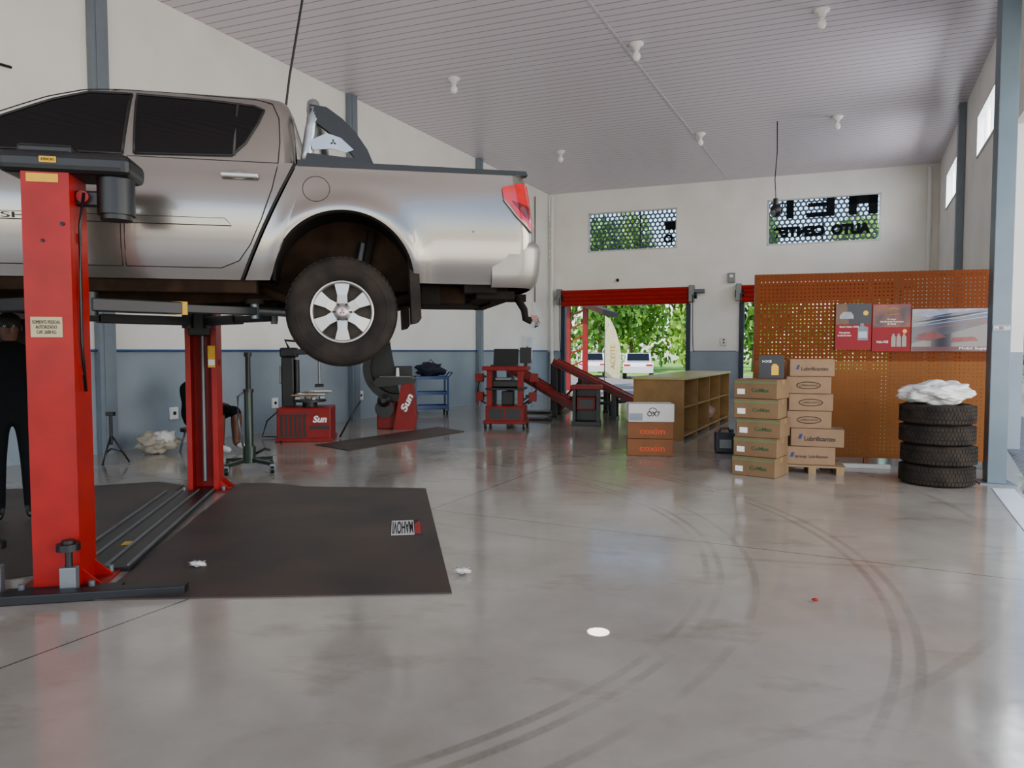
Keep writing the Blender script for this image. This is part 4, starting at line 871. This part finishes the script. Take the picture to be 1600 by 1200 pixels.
for sg in (-1,1):
    mb=MB(); mb.b2((sg*.52-.08,-.06,.86),(sg*.52+.08,.06,1.02),redd,.01); mb.b2((sg*.44-.06,-.04,.94),(sg*.44+.06,.04,.98),steelb); mb.tube([(sg*.52,0,.88),(sg*.56,0,.7),(sg*.5,0,.5),(sg*.4,0,.45)],.015,black,6); mb.obj('sensor_head',e)
    mb=MB(); mb.b2((sg*.5-.07,-.1,.5),(sg*.5+.07,.02,.67),redd,.01); mb.b2((sg*.42-.06,-.04,.58),(sg*.42+.06,0,.62),steelb); mb.cyl((sg*.5,-.1,.4),(sg*.5,-.05,.75),.015,graym); mb.obj('sensor_head',e)
for sx in (-.36,.36):
    for sy in (-.28,.28):
        mb=MB(); mb.cyl((sx-.02,sy,.05),(sx+.02,sy,.05),.05,black); mb.b2((sx-.03,sy-.03,.05),(sx+.03,sy+.03,.1),graym); mb.obj('caster',e)
e=thing('laptop','open black laptop on top of red console','laptop',(-.14,13.3,1.16),-8)
mb=MB(); mb.b2((-.24,-.17,0),(.24,.15,.025),black,.005); mb.obj('keyboard_base',e); mb=MB(); mb.box((0,.19,.17),(.48,.02,.32),black,(-.25,0,0),.005); mb.obj('screen',e)
e=thing('monitor','small dark monitor standing on red console','monitor',(.25,13.4,1.16),-8)
mb=MB(); mb.box((0,.08,.2),(.22,.03,.3),black,bev=.01); mb.box((0,.08,.03),(.06,.06,.06),black); mb.obj('screen',e)
# ---------- alignment ramps
e=thing('alignment_ramp','red and black sloped wheel alignment ramp rack','alignment ramp',(1.35,15.9,0),-14)
for yy,xo in ((-.75,.05),(.9,-.3)):
    for dx,zt,sc_ in ((0,1.2,1.25),(-.95,1.12,.95)):
        x0=xo+dx-.25; x1=x0+1.65*sc_; yy2=yy+(.0 if dx==0 else -.62)
        w_=.6 if dx==0 else .34
        mb=MB(); mb.beam((x0,yy2,zt),(x1,yy2,.22),w_,.07,redd)
        for s_ in (-w_/2,w_/2): mb.beam((x0,yy2+s_,zt+.0),(x1,yy2+s_,.2),.03,.14,redd)
        mb.beam((x0,yy2-w_/2-.016,zt-.03),(x1,yy2-w_/2-.016,.17),.004,.04,steelb)
        for k in range(8):
            f=(k+.5)/8; mb.beam((x0+(x1-x0)*f,yy2-w_/2,zt+.045+(.22-zt)*f),(x0+(x1-x0)*f,yy2+w_/2,zt+.045+(.22-zt)*f),.03,.02,steelb)
        mb.b2((x1-.05,yy2-w_/2,0),(x1+.05,yy2+w_/2,.22),steelb); mb.obj('ramp',e)
    mb=MB()
    for x in (xo-.25,xo+.4,xo+1.0):
        zt=1.2-.98*max(0,(x-xo+.25))/2.06
        for s_ in (-.26,.26): mb.b2((x-.05,yy+s_-.05,0),(x+.05,yy+s_+.05,zt-.06),steelb)
        mb.b2((x-.06,yy-.35,0),(x+.06,yy+.35,.06),steelb)
    mb.b2((xo-.25,yy-.03,.3),(xo+1.0,yy+.03,.36),steelb); mb.beam((xo-.25,yy+.2,.1),(xo+.4,yy+.2,.8),.05,.05,redd); mb.obj('stand',e)
    mb=MB(); mb.b2((xo-1.2,yy-.7,0),(xo-1.12,yy-.5,1.05),steelb); mb.b2((xo-1.25,yy-.85,0),(xo-.2,yy-.4,.05),steelb); mb.beam((xo-1.15,yy-.6,.1),(xo-.6,yy-.6,.5),.04,.04,steelb); mb.obj('support_leg',e)
mb=MB(); mb.b2((-.3,-1.6,.0),(-.22,1.2,.06),steelb); mb.obj('cross_beam',e)
mb=MB(); mb.tube([(.9,0,.3),(1.2,0,.34),(1.5,0,.32)],.05,graym,10); mb.b2((.85,-.12,.0),(1.0,.12,.32),steelb); mb.obj('scissor_jack',e)
e=thing('equipment_cabinet','low red and black equipment cabinet in front of ramp','cabinet',(1.46,13.75,0),-10)
mb=MB(); mb.b2((-.28,-.2,0),(.28,.2,.08),steelb,.005); mb.b2((-.26,-.18,.08),(-.2,.18,.72),steelb); mb.b2((.2,-.18,.08),(.26,.18,.72),steelb); mb.b2((-.26,.1,.08),(.26,.18,.7),steelb); mb.obj('frame',e)
mb=MB(); mb.b2((-.3,-.22,.7),(.3,.22,.78),redd,.01); mb.b2((-.18,-.16,.3),(.18,.1,.55),redd,.01); mb.obj('body',e)
mb=MB(); mb.b2((-.14,-.17,.34),(.14,-.161,.5),black); mb.obj('panel',e)
# ---------- counter
ang=math.degrees(math.atan2(3.7,1.87))
e=thing('shelf_counter','long plywood counter with open shelves facing the boxes','counter',(2.74,11.2,0),ang)
Lc=4.1; Wc=.83
mb=MB(); mb.b2((-.03,-.03,.98),(Lc,Wc+.03,1.02),woodt,.005); mb.obj('countertop',e)
for a,b in (((0,0,0),(.03,Wc,.98)),)+tuple(((Lc*k/4-.03,0,0),(Lc*k/4,Wc-.03,.98)) for k in range(1,5)):
    mb=MB(); mb.b2(a,b,wood); mb.obj('side_panel',e)
mb=MB(); mb.b2((0.03,Wc-.03,0),(Lc,Wc,.98),woodd); mb.obj('back_panel',e)
for z in (.52,.06):
    mb=MB(); mb.b2((.03,.01,z),(Lc-.03,Wc-.03,z+.03),wood); mb.obj('shelf',e)
def bottle(x,y,z,h,r,m,lab):
    b=thing('bottle',lab,'bottle',(x,y,z),0,'items on the counter shelves'); mb=MB(); mb.lathe([(0,0),(r,0),(r,h*.6),(r*.5,h*.8),(r*.4,h*.85),(r*.4,h*.9)],m,16); mb.obj('body',b); mb=MB(); mb.cyl((0,0,h*.88),(0,0,h),r*.5,redink,seg=12); mb.obj('cap',b)
Tc=Matrix.Translation((2.74,11.2,0))@Matrix.Rotation(rad(ang),4,'Z')
for k,(lx,ly,lz,h,r,m) in enumerate(((.5,.25,.55,.2,.05,whiteink),(.8,.3,.55,.18,.06,red),(2.3,.2,.55,.28,.06,bluep),(2.6,.3,.55,.3,.05,black),(3.3,.25,.55,.2,.06,green),(.4,.3,.09,.25,.07,graym),(1.5,.3,.09,.22,.08,black),(2.5,.2,.09,.2,.08,green))):
    p=Tc@Vector((lx,ly,lz)); bottle(p.x,p.y,p.z,h,r,m,'small workshop bottle on counter shelf')
mb=MB(); mb.sph((0,0,.14),.18,plasg,(1,.9,.7),3,.4,3); mb.obj('rag_bag',None,Tc@Vector((1.2,.35,.56)),0,label='crumpled pale rag bundle on counter shelf',cat='rags')
mb=MB(); mb.sph((0,0,.15),.2,M('pink_bag','#b08a86',.6,0,.4,6),(1,.9,.75),3,.4,3); mb.obj('trash_sack',None,Tc@Vector((2.85,.28,.1)),0,label='small pinkish sack on lower counter shelf',cat='sack')
e=thing('reception_desk','brown wooden desk with dark items behind the counter','desk',(4.95,14.1,0),-20)
mb=MB(); mb.b2((0,0,.98),(2.2,.7,1.03),woodd,.005); mb.obj('desktop',e)
for a,b in (((0.02,.02,0),(2.18,.06,.98)),((0.02,.06,0),(.06,.68,.98)),((2.14,.06,0),(2.18,.68,.98))):
    mb=MB(); mb.b2(a,b,woodd); mb.obj('panel',e)
e=thing('drill_case','small orange and black plastic case on desk','case',(5.55,14.1,1.03),-20); mb=MB(); mb.box((0,.2,.06),(.3,.2,.12),redink,bev=.02); mb.tube([(-.08,.1,.1),(-.05,.06,.14),(.05,.06,.14),(.08,.1,.1)],.012,black,6); mb.obj('body',e)
# ---------- cartons
def carton(x,y,z,yaw,d,m,lab,grp,txt=None,tm=None,sticker=False,tw=.6,th=.06,tx=.03):
    c=thing('cardboard_box',lab,'box',(x,y,z),yaw,grp); w,dp,h=d
    mb=MB(); mb.box((0,0,h/2),(w,dp,h-.004),m,bev=.005,seg=1); mb.obj('carton',c)
    mb=MB(); mb.box((0,0,h-.001),(w*.995,.05,.002),tapem); mb.box((w/2+.001,0,h*.85),(.002,.05,h*.25),tapem); mb.obj('tape',c)
    if txt: text(txt,c,tm,(tx,-dp/2-.002,h*.45),w*tw,height=th,bold=.002)
    if sticker:
        mb=MB(); mb.b2((-w*.42,-dp/2-.003,h*.22),(-w*.24,-dp/2-.001,h*.5),whiteink); mb.obj('sticker',c)
    return c
grn=M('ink_green','#24502a',.6); orgi=M('ink_orange','#d84f18',.6); brn=M('ink_brown','#2c1f16',.6); bandg=M('band_green','#5f6f48',.7)
g1='cartons beside the plywood counter'
cr=(1.93,9.85)
carton(cr[0],cr[1],0,-8,(.62,.42,.235),krafto,'orange-brown carton with printed lettering',g1,'coxim',orgi,tw=.55,th=.08)
carton(cr[0]+.01,cr[1]+.01,.235,-10,(.62,.42,.235),krafto,'orange-brown carton with printed lettering',g1,'coxim',orgi,tw=.55,th=.08)
c=carton(cr[0]-.0,cr[1]-.02,.47,-5,(.62,.4,.25),paper,'white carton with black lettering on top of stack',g1,'OX7',blackink,tw=.28,th=.07)
mb=MB(); mb.b2((-.3,-.203,.02),(-.12,-.201,.12),M('gray_print','#8a93a0',.6)); mb.obj('print',c)
mb=MB(); mb.tube([(.02+.05*math.cos(t),-.203,.16+.035*math.sin(t)) for t in lin(0,2*pi,20)],.005,blackink,6); mb.obj('print',c)
g2='stacked cartons with green print'
for k in range(5):
    c=carton(2.93+.02*((k*7)%3-1),8.22+.015*((k*5)%3),.224*k,-36+((k*5)%4)*2-3,(.5,.42,.224),kraft,'brown carton with green band and white label',g2,'CoMax',grn,True,tw=.4,th=.045,tx=.06)
    mb=MB(); mb.b2((-.25,-.213,.175),(.25,-.211,.2),bandg); mb.obj('printed_band',c)
g3='lubricant cartons on pallet'
e=thing('pallet','small wooden pallet under stacked cartons','pallet',(3.62,8.5,0),-18)
for k in range(3):
    mb=MB(); mb.b2((-.34+.3*k,-.3,0),(-.26+.3*k,.3,.08),pine); mb.obj('block',e)
for k in range(4):
    mb=MB(); mb.b2((-.36,-.3+.16*k,.08),(.36,-.19+.16*k,.1),pine); mb.obj('board',e)
P3=(3.62,8.48)
def ipi(c,w,dp,h):
    mb=MB(); mb.prism([(-w*.36,h*.42),(-w*.33,h*.68),(-w*.27,h*.68),(-w*.3,h*.42)],-dp/2-.003,-dp/2-.001,blueink); mb.obj('logo_mark',c)
c=carton(P3[0]-.06,P3[1]-.0,.1,-14,(.58,.42,.215),kraftl,'brown lubricant carton with dark lettering',g3,'Ipiranga  Lubrificantes',brn,tw=.62,th=.045); ipi(c,.58,.42,.215)
c=carton(P3[0]+.05,P3[1]-.02,.315,-20,(.58,.42,.215),kraftl,'brown lubricant carton with dark lettering',g3,'Lubrificantes',blackink,tw=.58,th=.055); ipi(c,.58,.42,.215)
for k in range(4):
    c=carton(P3[0]-.05+.02*(k%2),P3[1]+.015*((k*5)%3),.53+.205*k,-17+4*(k%2)-k,(.49,.36,.205),kraftl,'brown lubricant carton with dark lettering',g3,'Lubrificantes' if k==3 else None,brn,tw=.6,th=.045)
    if k<3:
        mb=MB(); mb.tube([(.0+.13*math.cos(t),-.183,.1+.04*math.sin(t)) for t in lin(0,2*pi,24)],.005,brn,6); mb.obj('oval_print',c); text('LUBRIFICANTES',c,brn,(0,-.183,.1),.2,height=.02)
    else: ipi(c,.49,.36,.2)
mb=MB(); mb.b2((-.4,-.03,0),(.4,.03,.05),paper,.005); mb.obj('wooden_plank',None,(4.25,8.68,0),-14,label='pale painted plank on floor against the pegboard',cat='plank')
e=thing('jerry_can','dark gray plastic jerry can on floor','jerry can',(3.02,9.95,0),-10)
can=M('can_gray','#1b2026',.4,0,.2,8); mb=MB(); mb.box((0,0,.15),(.27,.2,.3),can,bev=.03); mb.obj('body',e); mb=MB(); mb.tube([(-.07,0,.29),(-.06,0,.35),(.05,0,.35),(.07,0,.29)],.014,can,8); mb.obj('handle',e); mb=MB(); mb.cyl((.1,0,.29),(.1,0,.34),.025,can); mb.obj('cap',e); mb=MB(); mb.b2((-.08,-.103,.08),(.08,-.101,.2),graym); mb.obj('label_sheet',e)
# ---------- pegboard
yb=math.degrees(math.atan2(-.65,2.65))
e=thing('pegboard','large brown perforated pegboard partition with posters','pegboard',(3.15,9.15,0),yb)
Lb=2.73; peg=pegmat('perforated_hardboard','#542405','#6e350c',.034); peg2=pegmat('lower_hardboard','#6a3d1a','#805026',.012)
mb=MB(); mb.b2((0,0,1.32),(Lb,.006,2.43),peg); mb.obj('perforated_panel',e,label='orange-brown panel full of small holes')
for a,b,y in ((0,Lb*.56,-.003),(Lb*.56,Lb,-.001)):
    mb=MB(); mb.b2((a,y,.1),(b,y+.006,1.32),peg2); mb.obj('lower_panel',e)
mb=MB()
for x in (0.02,Lb*.5,Lb-.02): mb.b2((x-.03,.012,0),(x+.03,.07,2.43),woodd)
mb.b2((0,.012,2.37),(Lb,.07,2.43),woodd); mb.b2((0,.012,.1),(Lb,.07,.16),woodd)
for x in (0.02,Lb-.02): mb.beam((x,.05,1.3),(x,.6,.02),.05,.04,woodd)
mb.obj('frame',e)
Tp=Matrix.Translation((3.15,9.15,0))@Matrix.Rotation(rad(yb),4,'Z')
def poster(x0,x1,z0,z1,m,lab):
    p=Tp@Vector(((x0+x1)/2,-.022,z0)); o=thing('poster',lab,'poster',p,yb,'posters on the pegboard'); w=x1-x0
    mb=MB(); mb.b2((-w/2,-.002,0),(w/2,.004,z1-z0),m); mb.obj('sheet',o); return o
def flat(o,poly,m,name='printed_area',y=-.003):
    mb=MB(); mb.prism(poly,y-.001,y,m); return mb.obj(name,o)
sk1=M('print_sky','#2c1b28',.5,0,.4,5,col2='#7c4028'); nightm=M('print_night','#10151f',.5,0,.4,6)
redp=M('poster_red','#820c1a',.5,0,.15,4,spec=.2)
o=poster(.96,1.375,1.46,2.04,redp,'red motor oil poster with car photograph')
flat(o,[(-.205,.32),(.205,.32),(.205,.578),(-.205,.578)],nightm); flat(o,[(-.205,.32),(-.05,.32),(-.08,.578),(-.205,.578)],M('print_wood','#5c3b22',.5,0,.4,9),'printed_area',-.004); flat(o,[(-.16,.39),(.0,.39),(.0,.43),(-.03,.475),(-.12,.475),(-.16,.43)],M('print_car','#8e9299',.5,0,.3,9),'printed_car',-.005); flat(o,[(.05,.12),(.17,.12),(.17,.28),(.12,.3),(.12,.33),(.08,.33),(.08,.3),(.05,.27)],M('print_bottle','#56616f',.4),'printed_bottle',-.005); flat(o,[(.06,.15),(.16,.15),(.16,.23),(.06,.23)],M('bottle_label','#a0a6b0',.5),'printed_bottle',-.0062)
mb=MB(); mb.cyl((.14,-.003,.46),(.14,-.006,.46),.03,yellow); mb.obj('shell_emblem',o)
text('Shell Helix HX8',o,whiteink,(-.05,-.006,.29),.22,height=.022); text('Nova geracao\nde oleo de motor',o,whiteink,(-.1,-.006,.2),.16,height=.06)
o=poster(1.385,1.82,1.44,2.03,redp,'red and dark motor oil poster with bottles')
flat(o,[(-.21,.3),(.21,.3),(.21,.58),(-.21,.58)],sk1)
text('O novo\nlubrificante Premium\nda Shell',o,whiteink,(0,-.006,.37),.26,height=.08)
mb=MB(); mb.tube([(-.07,-.006,.45),(-.07,-.006,.5),(0,-.006,.54),(.07,-.006,.53),(.1,-.006,.48),(.04,-.006,.46),(-.07,-.006,.45)],.003,yellow,6); mb.obj('printed_outline',o)
for k in range(3): flat(o,[(-.0+.06*k,.06),(.05+.06*k,.06),(.05+.06*k,.18),(.035+.06*k,.2),(.035+.06*k,.22),(.012+.06*k,.22),(.012+.06*k,.2),(.0+.06*k,.18)],M('print_bottle_b','#7c776c',.4),'printed_bottle',-.004)
mb=MB(); mb.cyl((.15,-.003,.25),(.15,-.006,.25),.025,yellow); mb.obj('shell_emblem',o)
text('Helix HX8',o,whiteink,(-.1,-.006,.12),.13,height=.03)
o=poster(1.83,2.70,1.44,1.96,M('banner_navy','#0c1230',.25,0,.5,4,coat=.3),'glossy dark banner with racing cars on track')
flat(o,[(-.43,.1),(.43,.35),(.43,.44),(-.2,.36),(-.43,.3)],M('banner_slate','#2a3048',.3,0,.6,5)); flat(o,[(-.43,.36),(-.2,.36),(.3,.5),(.43,.5),(.43,.44)],M('banner_gray','#1d2846',.3,0,.3,5))  # diagonal slate-blue bands across the banner
flat(o,[(-.43,.44),(-.25,.42),(.0,.47),(.35,.52),(-.43,.52)],M('banner_pale','#848aa0',.3,0,.5,7),'printed_area',-.0035)
for k,(a,b) in enumerate(((.30,.42),(.33,.47),(.25,.38),(.38,.50))): flat(o,[(-.42,a),(.42,b),(.42,b+.012),(-.42,a+.006)],M('streak_%s'%'abcd'[k],('#6b7fae','#8b93a8','#7a2638','#4e6294')[k],.4),'printed_streak',-.0045)
flat(o,[(-.4,.15),(-.25,.13),(-.05,.18),(-.12,.22),(-.2,.25),(-.36,.21)],M('print_red_car','#6e141c',.4,0,.5,14),'printed_car',-.005); flat(o,[(0,.11),(.3,.13),(.25,.18),(.02,.17)],M('print_red_carb','#7c1a20',.4,0,.5,14),'printed_car',-.005)
flat(o,[(-.43,.0),(.43,.0),(.43,.06),(-.43,.06)],M('banner_red','#4c0a1c',.4)); text('Mobil Super',o,whiteink,(.25,-.007,.035),.32,height=.04)
mb=MB(); mb.b2((-.085,-.002,0),(.085,.004,.07),M('sticker_pale','#7e8893',.5)); o=thing('post_sticker','small pale brand sticker on steel post','sticker',(5.268,7.588,1.66),-20); mb.obj('sheet',o); text('M   bil',o,whiteink,(0,-.004,.035),.14,height=.04); text('o',o,redink,(-.012,-.005,.032),.026,height=.028)
o=thing('oil_display','dark display card with oil bottle picture standing on cartons','display card',(3.04,8.25,1.125),-14)
mb=MB(); mb.b2((-.14,0,0),(.14,.012,.27),nightm); mb.b2((-.12,.012,0),(-.1,.12,.02),black); mb.b2((.1,.012,0),(.12,.12,.02),black); mb.obj('card',o); flat(o,[(-.0,.04),(.08,.04),(.08,.14),(.05,.17),(.02,.17),(0,.14)],yellow,'printed_bottle',-.001)
text('HX8',o,whiteink,(-.05,-.002,.2),.1,height=.03)
# ---------- tires
tg='stack of used tires'
t0=tire_mesh(.37,.22,.21,'tire',None,(4.66,7.68,.11),(0,0,0),60,'black used tire in a stack of four',"tire",tg,dep=.008)
for k in range(1,4): dup(t0,(4.66+.014*((k*5)%3-1),7.68+.01*((k*7)%3-1),.11+.219*k),yaw=17*k)
mb=MB(); mb.sph((0,0,.11),.36,sackm,(1.0,.8,.34),5,.32,1.9); mb.obj('white_sack',None,(4.64,7.68,.885),0,label='white crumpled sack lying on the tire stack',cat='sack')
mb=MB(); mb.sph((0,0,.015),.016,red,(1.3,.8,.5)); mb.obj('plastic_scrap',None,(1.75,4.0,0.0),0,label='tiny red plastic scrap on floor',cat='litter')
